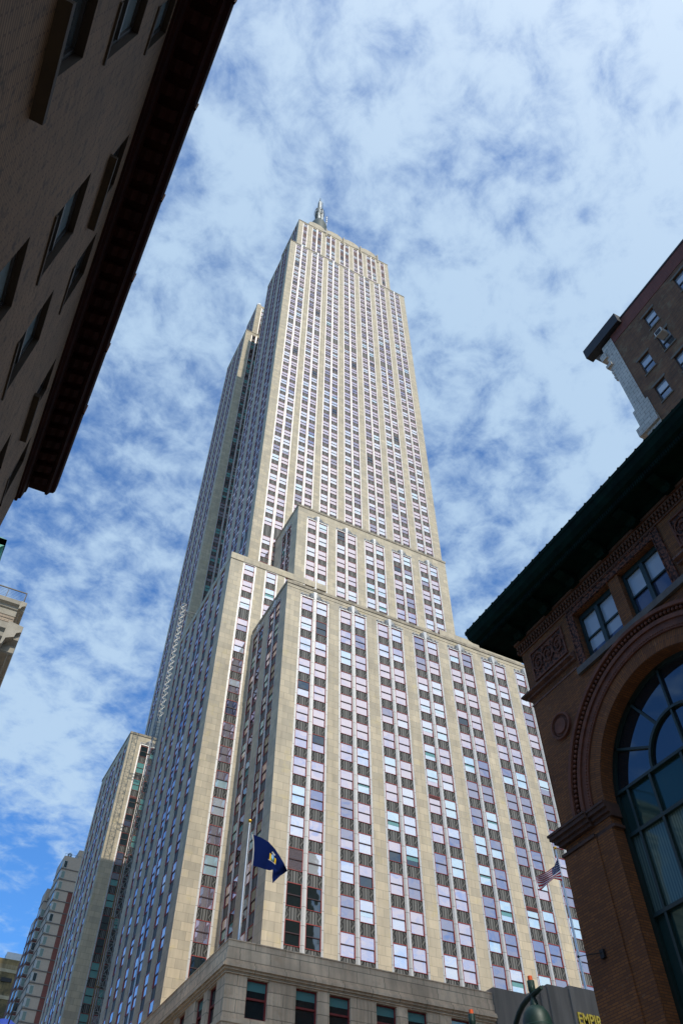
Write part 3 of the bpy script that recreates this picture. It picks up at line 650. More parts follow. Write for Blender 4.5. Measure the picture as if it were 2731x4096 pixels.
mb.tube((cx_+3.2, cy_-2, 374), (cx_+3.2, cy_-2, 389), .14, .14, 6); part(mb, 'white_antenna', prin('white_tube', (.8, .8, .78), .4), ESB)
mb = MB()
for x_ in (35.6, 36.2): mb.tube((x_+.6, 98.2, 291.5), (x_+.6, 98.2, 294.6), .32, .28, 8)
mb.tube((35.3, 98, 291.5), (36.3, 98, 294.0), .12, .12, 5); mb.tube((37.9, 98, 291.5), (37.1, 98, 294.2), .12, .12, 5)
part(mb, 'roof_equipment', prin('pale_equipment', (.6, .6, .58), .5), ESB)
mb = MB(); mb.ball((34.5, 139.5, 300.6), 1.1); mb.tube((34.5, 139.5, 297), (34.5, 139.5, 299.7), .4, .4, 6); part(mb, 'satellite_dome', prin('white_dome', (.8, .8, .8), .4), ESB, True)

# ------------------------------------------------------------------ hoist mast beside the side wall
hm_ = thing('hoist_mast', 'tall silver lattice hoist mast tied to the skyscraper side wall', 'hoist', (25.7, 120, GZ))
GALV = noisy('galvanised', (.42, .42, .40), (.25, .25, .24), 3, .5, .5)
mb = MB(); lattice(mb, (25.7, 120), GZ, 111.9, .50, .07, 1.5, .032); part(mb, 'lattice', GALV, hm_)
mb = MB()
for i in range(11):
    z = 8.0+i*10.2
    for s_ in (-.5, .5):
        mb.tube((26.2, 120+s_, z), (28.3, 120+s_*1.5, z), .08, .08, 5); mb.tube((26.2, 120+s_, z), (28.3, 120-s_*1.5, z), .06, .06, 5)
    mb.tube((28.3, 119.2, z), (28.3, 120.8, z), .07, .07, 5)
part(mb, 'wall_tie', GALV, hm_)
mb = MB(); mb.tube((24.95, 119.4, GZ), (24.95, 119.4, 72), .09, .09, 6); mb.tube((24.6, 119.4, GZ), (24.6, 119.4, 72), .06, .06, 6)
for i in range(9): z = 4+i*9; mb.box(24.55, 25.2, 119.3, 119.5, z, z+.15)
part(mb, 'cable', prin('ochre_cable', (.20, .13, .05), .7), hm_)

# ------------------------------------------------------------------ flagpoles and flags
POLE = prin('aluminium_pole', (.62, .63, .62), .3, .7)
def pole(name, label, x, y, z0, z1, r):
    t_ = thing(name, label, 'flagpole', (x, y, z0), 'flagpoles on the skyscraper base')
    mb = MB(); mb.tube((x, y, z0), (x, y, z1), r, r*.6, 12); part(mb, 'pole', POLE, t_, True)
    mb = MB(); mb.ball((x, y, z1+.16), .15, 12); part(mb, 'finial', prin('gilt_ball', (.75, .42, .05), .3, .8), t_, True)
    mb = MB(); mb.box(x-.06, x+.06, y-.06, y+.06, z1-.12, z1); mb.tube((x+.10, y-.05, z0+.4), (x+.12, y-.05, z1-.1), .012, .012, 4); part(mb, 'halyard', prin('white_cord', (.6, .6, .58), .7), t_)
pole('flagpole', 'silver flagpole with gold ball at the corner above the low base', 20.35, 54.5, 21.6, 31.3, .085)
pole('flagpole', 'silver flagpole with gold ball above the lettered entrance, partly behind brick building', 51.4, 54.5, 21.6, 36.4, .12)

def unproj(u, v, y):
    d = rt*((u-1365.5)/F_PX)-up*((v-2048)/F_PX)+fw
    return d*(y/d.y)
# state flag: control net (columns from the hoist, rows from the top), read off the cloth's own folds
def cloth(name, net, depth, colour, mats, sub=6, label=None, cat='flag', y0=54.4):
    """net[j][i] = (u, v) outline samples; depth(s, t) pushes folds forward and back"""
    nj, ni = len(net), len(net[0]); mb = MB()
    def S(s, t):
        fi = s*(ni-1); fj = t*(nj-1); i = min(int(fi), ni-2); j = min(int(fj), nj-2); a, b = fi-i, fj-j
        def lerp(p, q, k): return (p[0]+(q[0]-p[0])*k, p[1]+(q[1]-p[1])*k)
        u, v = lerp(lerp(net[j][i], net[j][i+1], a), lerp(net[j+1][i], net[j+1][i+1], a), b)
        return unproj(u, v, y0+depth(s, t))
    NI, NJ = (ni-1)*sub, (nj-1)*sub
    for j in range(NJ):
        for i in range(NI):
            s0, s1, t0, t1 = i/NI, (i+1)/NI, j/NJ, (j+1)/NJ
            mb.poly([S(s0, t1), S(s1, t1), S(s1, t0), S(s0, t0)], [(s0, 1-t1), (s1, 1-t1), (s1, 1-t0), (s0, 1-t0)], colour((s0+s1)/2, (t0+t1)/2))
    o = mb.build(name, mats, None, True); return o
def c2(l): return [(950+x*.23385, 3250+y*.23385) for x, y in l]
netNY = [c2([(250, 370), (400, 425), (530, 500), (640, 620), (720, 740), (790, 860), (852, 990)]),
         c2([(266, 500), (395, 540), (500, 600), (600, 700), (690, 800), (765, 900), (845, 1005)]),
         c2([(268, 640), (390, 680), (490, 730), (590, 800), (680, 880), (745, 960), (790, 1045)]),
         c2([(258, 780), (375, 820), (480, 860), (575, 890), (665, 975), (715, 1030), (735, 1080)]),
         c2([(243, 902), (360, 935), (470, 972), (550, 990), (604, 978), (593, 1100), (600, 1210)])]
def nyc(s, t):
    # arms in the middle of the field: shield, two supporters, an eagle above and a scroll below
    x, y = (s-.52)/.13, (t-.42)/.27
    if abs(x) < .30 and -.35 < y < .45: return 2 if y > .1 else 3
    if abs(x) < .20 and -.62 < y <= -.38: return 5
    if .34 < abs(x) < .72 and -.35 < y < .55: return 1
    if abs(x) < .85 and .55 <= y < .75: return 6
    if abs(x) < .42 and -.85 < y < -.62: return 6
    if s < .02: return 6
    return 0
FB = prin('blue_cloth', (.004, .011, .062), .95, Spec=.03)
fl = cloth('state_flag', netNY, lambda s, t: .55*math.sin(s*5.2+.4)*s+.18*math.sin(s*13+t*3)*s, nyc,
      [FB, prin('yellow_cloth', (.70, .42, .02), .7, Spec=.03), prin('green_cloth', (.10, .25, .16), .7, Spec=.03), prin('pale_blue_cloth', (.25, .45, .65), .7, Spec=.03), prin('red_cloth', (.35, .03, .03), .7, Spec=.03), prin('light_cloth', (.20, .28, .45), .7, Spec=.03), prin('white_cloth', (.34, .34, .33), .7, Spec=.03)], 7)
tag(fl, 'dark blue flag with a coat of arms flying from the corner flagpole', 'flag')
def c3(l): return [(2100+x*.15944, 3250+y*.15944) for x, y in l]
def c4(l): return [(1850+x*.38265, 3200+y*.38265) for x, y in l]
netUS = [c4([(988, 607), (955, 690), (890, 740), (830, 770), (755, 805)]),
         c4([(1008, 680), (960, 745), (890, 785), (830, 815), (765, 830)]),
         c4([(1022, 760), (970, 790), (900, 830), (840, 860), (775, 865)]),
         c4([(1036, 845), (950, 822), (880, 880), (830, 930), (803, 950)])]
def usc(s, t):
    if s < .34 and t < .54:
        return 0
    return 1 if int(t*13) % 2 == 0 else 2
WHC = prin('white_bunting', (.80, .77, .72), .75, Spec=.03)
fl = cloth('national_flag', netUS, lambda s, t: .35*math.sin(s*8+t*2)*min(1, s*3), usc, [prin('navy_cloth', (.008, .015, .10), .75, Spec=.03), prin('red_bunting', (.50, .012, .03), .75, Spec=.03), WHC], 13)
tag(fl, 'red and white striped flag with starred blue canton on the entrance flagpole', 'flag')
mbs = MB()
for j in range(5):
    for i in range(6):
        s, t = .035+i*.055, .05+j*.10
        a = netUS; fi, fj = s*4, t*3; ii, jj = int(fi), int(fj); p, q = fi-ii, fj-jj
        u = (a[jj][ii][0]*(1-p)+a[jj][ii+1][0]*p)*(1-q)+(a[jj+1][ii][0]*(1-p)+a[jj+1][ii+1][0]*p)*q
        v = (a[jj][ii][1]*(1-p)+a[jj][ii+1][1]*p)*(1-q)+(a[jj+1][ii][1]*(1-p)+a[jj+1][ii+1][1]*p)*q
        c = unproj(u, v, 54.4+.35*math.sin(s*8+t*2)*min(1, s*3)-.03); r_ = .055
        pts = [c+Vector((math.cos(k*math.pi/5+.3)*(r_ if k % 2 == 0 else r_*.45), 0, math.sin(k*math.pi/5+.3)*(r_ if k % 2 == 0 else r_*.45))) for k in range(10)]
        for k in range(10): mbs.poly([c, pts[k], pts[(k+1) % 10]])
so_ = mbs.build('star', WHC); so_.parent = fl

# ------------------------------------------------------------------ left: beige brick building under a deep cornice
LB = thing('corner_building', 'dark beige brick building with a heavy reddish cornice, close on the left', 'building', (-8, 5, GZ))
XL = -2.2
LBM = masonry('beige_brick', (.28, .175, .095), (.225, .137, .073), (.12, .072, .04), .42, .075, .014, noise=.2, streak=.12, bump=.6, stain=((.05, .035, .022), 3.5, .53, .66))
CORN = noisy('oxblood_paint', (.034, .008, .005), (.018, .004, .003), 2, .8, spec=.15)
SILL = noisy('brown_stone_sill', (.055, .034, .016), (.035, .022, .012), 3, .8)
lw = [(2.95, 3.85, 13.95, 16.6), (3.6, 4.5, 18.3, 20.75), (2.5, 3.45, 10.2, 12.2),
      (6.75, 8.1, 18.1, 20.2), (6.4, 7.75, 13.6, 16.05), (6.1, 7.4, 9.6, 11.9),
      (9.35, 10.6, 17.7, 20.0), (9.0, 10.35, 13.4, 15.8), (9.2, 10.5, 9.3, 11.6),
      (13.4, 14.6, 17.9, 20.0), (13.2, 14.45, 13.5, 15.9), (13.2, 14.45, 9.2, 11.6),
      (16.5, 17.55, 17.85, 20.0), (16.5, 17.6, 13.5, 15.9), (16.5, 17.6, 9.2, 11.6),
      (-1.0, .1, 18.3, 20.75), (-1.0, .1, 13.9, 16.5), (-4.5, -3.3, 18.3, 20.75), (-4.5, -3.3, 13.9, 16.5)]
mb = MB(); yc = 20.05
ys = sorted(set([-14, yc]+[v for w_ in lw for v in w_[:2]])); zs = sorted(set([GZ, 21.4]+[v for w_ in lw for v in w_[2:]]))
for i in range(len(ys)-1):
    for j in range(len(zs)-1):
        ym, zm = (ys[i]+ys[i+1])/2, (zs[j]+zs[j+1])/2
        if any(a < ym < b and c < zm < d for a, b, c, d in lw): continue
        mb.poly([(XL, ys[i], zs[j]), (XL, ys[i+1], zs[j]), (XL, ys[i+1], zs[j+1]), (XL, ys[i], zs[j+1])], [(ys[i], zs[j]), (ys[i+1], zs[j]), (ys[i+1], zs[j+1]), (ys[i], zs[j+1])])
for a, b, c, d in lw:
    X_ = XL
    for q, u in (([(X_, a, c), (X_-.20, a, c), (X_-.20, a, d), (X_, a, d)], [(0, c), (.20, c), (.20, d), (0, d)]), ([(X_, b, c), (X_-.20, b, c), (X_-.20, b, d), (X_, b, d)], [(0, c), (.20, c), (.20, d), (0, d)]),
                 ([(X_, a, d), (X_, b, d), (X_-.20, b, d), (X_-.20, a, d)], 1), ([(X_, a, c), (X_, b, c), (X_-.20, b, c), (X_-.20, a, c)], 1)):
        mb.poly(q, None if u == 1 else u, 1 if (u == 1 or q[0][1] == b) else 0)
mb.box(-14, XL, -14, yc, GZ, 22.4, skip='rd'); mb.box(XL-3.1, XL-3, -13, yc-.2, GZ, 22)
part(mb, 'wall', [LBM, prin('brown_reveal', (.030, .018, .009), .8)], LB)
GW = glass('old_window_glass', (.80, .9, 1.0), .08, (.10, .13, .15))
GB_ = glass('window_with_grey_blind', (.8, .9, 1.0), .05, (.34, .46, .52))
SASH = prin('dark_bronze_sash', (.035, .035, .037), .5)
for a, b, c, d in lw:
    mb = MB(); f = .07; xa, xb = XL-.20, XL-.12
    mb.box(xa, xb, a, a+f, c, d); mb.box(xa, xb, b-f, b, c, d); mb.box(xa, xb, a+f, b-f, d-f, d); mb.box(xa, xb, a+f, b-f, c, c+f); mb.box(xa, xb+.02, a+f, b-f, (c+d)/2-.04, (c+d)/2+.04)
    o = part(mb, 'window', SASH, LB)
    mb = MB(); mb.poly([(XL-.165, a+f, (c+d)/2), (XL-.165, b-f, (c+d)/2), (XL-.165, b-f, d-f), (XL-.165, a+f, d-f)], mi=1 if (a*7) % 2 < 1.2 else 0); mb.poly([(XL-.185, a+f, c+f), (XL-.185, b-f, c+f), (XL-.185, b-f, (c+d)/2), (XL-.185, a+f, (c+d)/2)])
    part(mb, 'pane', [GW, GB_], o)
    mb = MB()
    if (round(a*10) in (67, 68, 134, 25)): mb.box(XL-.2, XL+.16, a-.12, b+.3, c-.17, c-.03)
    else: mb.box(XL-.2, XL+.035, a-.02, b+.02, c-.10, c-.002)
    part(mb, 'sill', SILL, o)
mb = MB()
prof = [(XL, 21.0), (XL+.07, 21.02), (XL+.07, 21.15), (XL+.15, 21.2), (XL+.18, 21.55), (XL+.22, 21.6), (XL+.22, 21.88), (XL+.80, 21.9), (XL+.80, 21.82), (XL+.88, 21.80), (XL+.95, 21.98), (XL+1.06, 22.02), (XL+1.10, 22.14), (XL+1.10, 22.5), (XL, 22.6)]
mb.prism(prof, -14, yc+.22, 'y')
mb.box(XL-11, XL, yc, yc+1.0, 21.85, 22.5)
part(mb, 'cornice', CORN, LB)
mb = MB()
y = 19.75
while y > -13:
    mb.prism([(XL+.22, 21.86), (XL+.22, 21.62), (XL+.36, 21.58), (XL+.5, 21.68), (XL+.62, 21.66), (XL+.75, 21.74), (XL+.76, 21.86)], y-.30, y, 'y')
    y -= .575
o = part(mb, 'modillion', CORN, LB); o['kind'] = 'stuff'; o['label'] = 'row of scrolled brackets under the cornice'
mb = MB()
for k in range(9): mb.box(XL+1.04, XL+1.13, 16.4-k*2.6, 16.46-k*2.6, 22.0, 22.52)
part(mb, 'seam', CORN, LB)
nb = MB(); nb.box(-22, XL-.3, -60, -14.2, GZ, 46); 
o = nb.build('neighbour_building', masonry('tan_brick', (.30, .24, .18), (.26, .2, .15), (.2, .17, .14), .4, .09, .01)); tag(o, 'plain tan brick building beside the camera, beyond the corniced one', 'building')

# ------------------------------------------------------------------ right: orange brick building with the great arch
RB = thing('arched_brick_building', 'orange brown brick building with a great arched window and dark green cornice', 'building', (26, 10, GZ))
XR, RC = 19.4, 20.05
BRK = masonry('orange_brick', (.26, .094, .023), (.15, .054, .016), (.10, .045, .022), 31e-2, .085, .012, noise=.25, streak=.1, bump=.6, bias=-.1, stain=((.34, .20, .11), 2.2, .62, .74))
TERRA = noisy('terracotta', (.19, .068, .036), (.12, .043, .024), 3, .8, bump=.5)
TERRF = noisy('terracotta_relief', (.20, .072, .038), (.035, .014, .010), 9, .85, bump=1.0, pos=(.46, .54), detail=3)
COPPER = noisy('dark_green_copper', (.004, .020, .014), (.002, .009, .007), 2, .9, spec=.1)
AC, AZ, ARI = 14.1, 14.1, 3.55
mb = MB()
wy = [(14.5, 16.6, 19.42, 21.82), (11.9, 13.95, 19.42, 21.82)]
def wallpoly(pts): mb.poly([(XR, p[0], p[1]) for p in pts], [(p[0], p[1]) for p in pts])
TOPZ = 23.6
wallpoly([(RC, GZ), (RC, 19.42), (AC+ARI, 19.42), (AC+ARI, AZ), (AC+ARI, GZ)])
wallpoly([(AC-ARI, GZ), (AC-ARI, 19.42), (-3, 19.42), (-3, GZ)])
NS = 40
arc = [(AC+ARI*math.cos(math.pi*i/NS), AZ+ARI*math.sin(math.pi*i/NS)) for i in range(NS+1)]
for i in range(NS): p, q = arc[i], arc[i+1]; wallpoly([p, (p[0], 19.42), (q[0], 19.42), q])
es = sorted([-3, RC]+[v for w_ in wy for v in w_[:2]])
for i in range(len(es)-1):
    m_ = (es[i]+es[i+1])/2
    if any(w_[0] < m_ < w_[1] for w_ in wy): wallpoly([(es[i], 21.82), (es[i+1], 21.82), (es[i+1], TOPZ), (es[i], TOPZ)])
    else: wallpoly([(es[i], 19.42), (es[i+1], 19.42), (es[i+1], TOPZ), (es[i], TOPZ)])
for a, b, c, d in wy:
    for yy in (a, b): mb.poly([(XR, yy, c), (XR+.5, yy, c), (XR+.5, yy, d), (XR, yy, d)], [(0, c), (.5, c), (.5, d), (0, d)])
    mb.poly([(XR, a, d), (XR, b, d), (XR+.5, b, d), (XR+.5, a, d)])
# brick reveal of the arch
L_ = 0
for i in range(NS):
    p, q = arc[i], arc[i+1]; s_ = math.dist(p, q); mb.poly([(XR, *p), (XR, *q), (XR+.6, *q), (XR+.6, *p)], [(0, L_), (0, L_+s_), (.6, L_+s_), (.6, L_)]); L_ += s_
for yy in (AC-ARI, AC+ARI): mb.poly([(XR, yy, GZ), (XR+.6, yy, GZ), (XR+.6, yy, AZ), (XR, yy, AZ)], [(0, GZ), (.6, GZ), (.6, AZ), (0, AZ)])
mb.poly([(XR, RC, GZ), (50, RC, GZ), (50, RC, TOPZ), (XR, RC, TOPZ)], [(0, GZ), (30, GZ), (30, TOPZ), (0, TOPZ)])
mb.poly([(XR, -3, TOPZ), (XR, RC, TOPZ), (38.4, RC, TOPZ), (38.4, -3, TOPZ)]); mb.poly([(38.4, -3, GZ), (38.4, RC, GZ), (38.4, RC, TOPZ), (38.4, -3, TOPZ)])
mb.box(XR+3.2, XR+3.3, -3, RC, GZ, TOPZ-.1)
part(mb, 'wall', BRK, RB)
# stepped pilasters under the imposts
mb = MB()
for (a, b, o_) in ((18.45, RC+.09, .09), (RC-.6, RC+.02, .0)):
    if o_: mb.box(XR-o_, XR, a, b, GZ, 13.2, skip='r'); mb.box(XR, 22, RC, RC+.09, GZ, 13.2, skip='b')
mb.box(XR-.045, XR, AC+ARI+.02, 18.45, GZ, 13.2, skip='r')
part(mb, 'pilaster', BRK, RB)
def ringband(r0, r1, x0, mat, name, a0=0, a1=180, n=48, mbx=None):
    mb = mbx or MB()
    for i in range(n):
        t0, t1 = R(a0+(a1-a0)*i/n), R(a0+(a1-a0)*(i+1)/n)
        P = lambda r, t, x: (x, AC+r*math.cos(t), AZ+r*math.sin(t))
        mb.poly([P(r0, t0, x0), P(r0, t1, x0), P(r1, t1, x0), P(r1, t0, x0)], [(0, r1*t0), (0, r1*t1), (.3, r1*t1), (.3, r1*t0)])
        mb.poly([P(r1, t0, x0), P(r1, t1, x0), P(r1, t1, XR), P(r1, t0, XR)]); mb.poly([P(r0, t0, x0), P(r0, t1, x0), P(r0, t1, XR), P(r0, t0, XR)])
    if not mbx: part(mb, name, mat, RB)
    return mb
ringband(4.92, 5.06, XR-.20, TERRA, 'archivolt'); ringband(4.50, 4.66, XR-.13, TERRA, 'archivolt'); ringband(4.66, 4.74, XR-.03, TERRA, 'archivolt')
ringband(4.12, 4.28, XR-.10, TERRA, 'archivolt'); ringband(4.28, 4.50, XR-.06, TERRA, 'archivolt'); ringband(3.56, 4.10, XR-.035, BRK, 'brick_arch')
mb = MB()
for i in range(84):
    t = R(1+178*i/83); mb.ball((XR-.08, AC+4.83*math.cos(t), AZ+4.83*math.sin(t)), .075, 6)
for i in range(120):
    t = R(1+178*i/119); c = (XR-.11, AC+4.20*math.cos(t), AZ+4.20*math.sin(t)); mb.ball(c, .035, 5)
o = part(mb, 'bead_moulding', TERRA, RB)
# impost capital running round the corner
mb = MB()
for (z0, z1, o_) in ((13.22, 13.32, .14), (13.60, 13.72, .16), (13.722, 13.86, .26), (13.862, 14.0, .36), (14.002, 14.08, .40)):
    mb.box(XR-o_, XR+.02, 18.45, RC+o_, z0, z1); mb.box(XR-o_+.12, XR+.45, AC+ARI-.10, 18.45, z0, z1); mb.box(XR+.02, 22, RC-.02, RC+o_, z0, z1)
part(mb, 'impost', noisy('weathered_terracotta', (.10, .05, .035), (.055, .03, .022), 2, .8), RB)
# medallion
mb = MB()
def disc(c, r0, r1, x0, x1, n=32):
    for i in range(n):
        t0, t1 = 2*math.pi*i/n, 2*math.pi*(i+1)/n
        P = lambda r, t, x: (x, c[0]+r*math.cos(t), c[1]+r*math.sin(t))
        mb.poly([P(r0, t0, x0), P(r0, t1, x0), P(r1, t1, x1), P(r1, t0, x1)])
mc = (18.78, 17.85)
disc(mc, .56, .54, XR, XR-.10); disc(mc, .54, .47, XR-.10, XR-.11); disc(mc, .47, .44, XR-.11, XR-.03); disc(mc, .44, .33, XR-.03, XR-.03); disc(mc, .33, .30, XR-.03, XR-.09); disc(mc, .30, .001, XR-.09, XR-.05)
for i in range(40): t = 2*math.pi*i/40; mb.box(XR-.075, XR-.02, mc[0]+.40*math.cos(t)-.012, mc[0]+.40*math.cos(t)+.012, mc[1]+.40*math.sin(t)-.012, mc[1]+.40*math.sin(t)+.012)
part(mb, 'medallion', TERRA, RB)
# ribbed string course, thin courses, frieze panels, dentils, surround of the twin windows
def terr(name, fn, mat=TERRA):
    mb = MB(); fn(mb); return part(mb, name, mat, RB)
def sc_(mb):
    for (a, b) in ((17.12, RC+.30), (-3, 11.35)):
        mb.prism([(XR, 20.36), (XR-.10, 20.30), (XR-.26, 20.16), (XR-.30, 20.04), (XR, 20.02)], a, b, 'y'); mb.box(XR-.12, XR, a, min(b, RC+.12), 19.92, 20.018)
        y = a+.05
        while y < b-.05: mb.prism([(XR-.08, 20.34), (XR-.31, 20.10), (XR-.31, 20.04), (XR-.08, 20.06)], y, y+.05, 'y'); y += .115
    mb.box(XR, 22, RC, RC+.28, 20.02, 20.3); mb.box(XR-.03, XR, 17.2, RC+.03, 19.56, 19.62)
terr('string_course', sc_, noisy('pale_weathered_terracotta', (.22, .12, .09), (.10, .05, .04), 4, .8))
for (a, b) in ((17.42, 19.55), (8.85, 11.0)):
    def pn(mb, a=a, b=b):
        z0, z1 = 20.5, 21.93
        for (u0, u1, v0, v1) in ((a, b, z0, z0+.07), (a, b, z1-.07, z1), (a, a+.07, z0+.07, z1-.07), (b-.07, b, z0+.07, z1-.07)): mb.box(XR-.07, XR, u0, u1, v0, v1)
        # scrolling foliage in relief: spirals of short tapering rods and leaves
        for k in range(3):
            c = (a+.42+k*(b-a-.84)/2, (z0+z1)/2); sg = 1 if k % 2 else -1; last = None
            for i in range(34):
                t = i*.36; r = .40-.0105*i; p = (XR-.055, c[0]+sg*r*math.cos(t), c[1]+r*math.sin(t)*1.25)
                if last: mb.tube(last, p, .032, .032, 5)
                if i % 3 == 0 and i < 26: q = (XR-.07, c[0]+sg*(r+.09)*math.cos(t+.3), c[1]+(r+.09)*math.sin(t+.3)*1.25); mb.tube(p, q, .04, .015, 5)
                last = p
            mb.ball((XR-.05, *c), .06, 6)
    o = terr('frieze_panel', pn)
    mb = MB(); mb.poly([(XR-.012, a+.07, 20.57), (XR-.012, b-.07, 20.57), (XR-.012, b-.07, 21.86), (XR-.012, a+.07, 21.86)]); q = part(mb, 'panel_ground', TERRF, RB)
def su(mb):
    for (a, b) in ((16.62, 16.98), (11.52, 11.88)): mb.box(XR-.05, XR, a, b, 19.42, 22.2); mb.box(XR-.09, XR-.05, a, a+.05, 19.42, 22.2); mb.box(XR-.09, XR-.05, b-.05, b, 19.42, 22.2)
    mb.box(XR-.05, XR, 11.88, 16.62, 21.84, 22.2); mb.box(XR-.09, XR-.05, 11.88, 16.62, 21.84, 21.89); mb.box(XR-.09, XR-.05, 11.52, 16.98, 22.15, 22.2)
terr('window_surround', su, TERRF)
terr('window_sill', lambda mb: mb.box(XR-.14, XR+.45, 11.3, 17.15, 19.14, 19.415), noisy('grey_sill', (.15, .135, .115), (.10, .09, .08), 3, .8))
def de(mb):
    mb.box(XR-.06, XR, -3, RC+.06, 22.26, 22.30); mb.box(XR-.10, XR, -3, RC+.10, 22.72, 22.80); mb.box(XR-.18, XR, -3, RC+.18, 22.802, 22.92); mb.box(XR-.05, XR, -3, RC+.05, 22.302, 22.34)
    y = -2.9; k = 0
    while y < RC+.05:
        mb.box(XR-.15, XR, y, y+.085, 22.54, 22.70); mb.box(XR-.10, XR, y+.07, y+.155, 22.36, 22.53); y += .17
    mb.box(XR, 22, RC, RC+.1, 22.3, 22.92)
terr('dentil_course', de, noisy('pale_terracotta', (.17, .070, .036), (.10, .042, .022), 4, .8))
# copper cornice with deep coffers and big brackets
mb = MB(); o1 = 1.64
prof = [(XR, 22.93), (XR-.25, 22.95), (XR-.3, 23.25), (XR-1.15, 23.30), (XR-1.17, 23.18), (XR-1.24, 23.18), (XR-1.27, 23.42), (XR-1.42, 23.50), (XR-1.55, 23.72), (XR-1.60, 23.98), (XR-1.64, 24.05), (XR-1.64, 24.22), (XR, 24.75)]
mb.prism(prof, -3, RC+.02, 'y')
# the return on the avenue
profy = [(RC+(XR-p), z) for p, z in prof]
mb.prism(profy, XR+.001, 38.4, 'x')
n = len(prof)                                # mitred corner
for i in range(n-1):
    (p0, z0), (p1, z1) = prof[i], prof[i+1]
    mb.poly([(p0, RC+.02, z0), (p1, RC+.02, z1), (p1, RC+(XR-p1), z1), (p0, RC+(XR-p0), z0)]); mb.poly([(XR+.001, RC+(XR-p0), z0), (XR+.001, RC+(XR-p1), z1), (p1, RC+(XR-p1), z1), (p0, RC+(XR-p0), z0)])
y = -3
while y < RC+1.2: mb.box(XR-1.30, XR-1.235, y, y+.05, 23.19, 23.40); y += .11
y = -3
while y < RC+1.6: mb.lathe([(.09, 0), (.05, .10), (.001, .12)], (XR-1.58, y, 24.2), 6); y += .5
part(mb, 'cornice', COPPER, RB)
for yb in (19.9, 18.05, 16.2, 14.35, 12.5, 10.6, 8.7, 6.8):
    mb = MB(); mb.prism([(XR-.02, 22.94), (XR-.18, 22.80), (XR-.42, 22.82), (XR-.55, 22.98), (XR-.9, 23.02), (XR-1.1, 23.12), (XR-1.12, 23.29), (XR-.02, 23.29)], yb-.55, yb-.12, 'y')
    mb.prism([(XR-.2, 22.79), (XR-.4, 22.76), (XR-.5, 22.95), (XR-.2, 22.95)], yb-.48, yb-.19, 'y'); part(mb, 'bracket', COPPER, RB)
# twin windows
GREEN = prin('dark_green_frame', (.010, .028, .024), .45)
GREY_B = glass('grey_blind_glass', (.85, .92, 1.0), .05, (.46, .50, .53)); NAVY = glass('navy_glass', (.6, .65, .8), .10, (.05, .07, .12))
for (a, b, c, d), bl in zip(wy, (.75, .45)):
    fr = MB(); xa, xb = XR+.22, XR+.36; f = .13
    for q in ((a, a+f, c, d), (b-f, b, c, d), (a+f, b-f, d-.22, d), (a+f, b-f, c, c+.06)): fr.box(xa, xb, *q)
    m1 = (a+b)/2; fr.box(xa-.05, xb-.003, m1-.09, m1+.09, c+.06, d-.22)
    for (u0, u1) in ((a+f, m1-.09), (m1+.09, b-f)): fr.box(xa+.04, xb-.006, u0, u1, (c+d)/2-.08, (c+d)/2-.01)
    o = part(fr, 'window', GREEN, RB); pn = MB(); xg = XR+.33
    for (u0, u1) in ((a+f, m1-.09), (m1+.09, b-f)):
        h = d-.22-c-.06; zz_ = d-.22-h*bl
        pn.poly([(xg, u0, zz_), (xg, u1, zz_), (xg, u1, d-.22), (xg, u0, d-.22)], mi=0); pn.poly([(xg, u0, c+.06), (xg, u1, c+.06), (xg, u1, zz_), (xg, u0, zz_)], mi=1)
    part(pn, 'pane', [GREY_B, NAVY], o)
# the great arched window: spring line, fanlight ring, radial bars and panes below
XG = XR+.60; ZS = 14.45
fr = MB()
def bar(p, q, w_, x0=XG-.10, x1=XG+.02):
    p, q = Vector((0, *p)), Vector((0, *q)); d = (q-p).normalized(); n_ = Vector((0, -d.z, d.y))*w_/2
    A_ = [p+n_, q+n_, q-n_, p-n_]
    F_ = [(x0, v.y, v.z) for v in A_]; B_ = [(x1, v.y, v.z) for v in A_]; fr.poly(F_)
    for i in range(4): j = (i+1) % 4; fr.poly([F_[i], F_[j], B_[j], B_[i]])
for i in range(NS):
    t0, t1 = math.pi*i/NS, math.pi*(i+1)/NS
    for r in (3.48,): bar((AC+r*math.cos(t0), AZ+r*math.sin(t0)), (AC+r*math.cos(t1), AZ+r*math.sin(t1)), .14)
    if i % 2 == 0:
        t2 = math.pi*(i+2)/NS; bar((AC+.15+1.5*math.cos(t0), ZS+1.5*math.sin(t0)), (AC+.15+1.5*math.cos(t2), ZS+1.5*math.sin(t2)), .10, XG-.12)
for dg_ in (30, 60, 90, 120, 150):
    t = R(dg_); bar((AC+.15+1.5*math.cos(t), ZS+1.5*math.sin(t)), (AC+.1+3.42*math.cos(t), ZS-.2+3.5*math.sin(t)), .085)
bar((AC+.15, ZS), (AC+.15, ZS+1.5), .08)
bar((AC-3.5, ZS), (AC+3.5, ZS), .10, XG-.13)
for z in (12.95, 10.40, 7.8, 5.2, 2.6): bar((AC-3.5, z), (AC+3.5, z), .12, XG-.125)
for yy in (12.6, 13.6, 14.5, 15.95, 17.03, 11.5): bar((yy, GZ), (yy, ZS), .10, XG-.115)
for yy in (AC-3.48, AC+3.48): bar((yy, GZ), (yy, AZ), .16, XG-.14)
o = part(fr, 'arched_window', GREEN, RB)
pn = MB()
GT = glass('teal_tinted_glass', (.45, .7, .72), .07, (.022, .055, .052), wav=.05); GTB = glass('vertical_blind_glass', (.5, .7, .7), .06, (.05, .085, .078), wav=.05); GSK = glass('arch_glass', (.70, .82, .95), .13, (.010, .016, .020), wav=.06)
VB = GTB.node_tree; dn = [n for n in VB.nodes if n.type == 'BSDF_DIFFUSE'][0]; un = N(VB, 'ShaderNodeUVMap'); sxn = N(VB, 'ShaderNodeSeparateXYZ'); LK(VB, un.outputs[0], sxn.inputs[0])
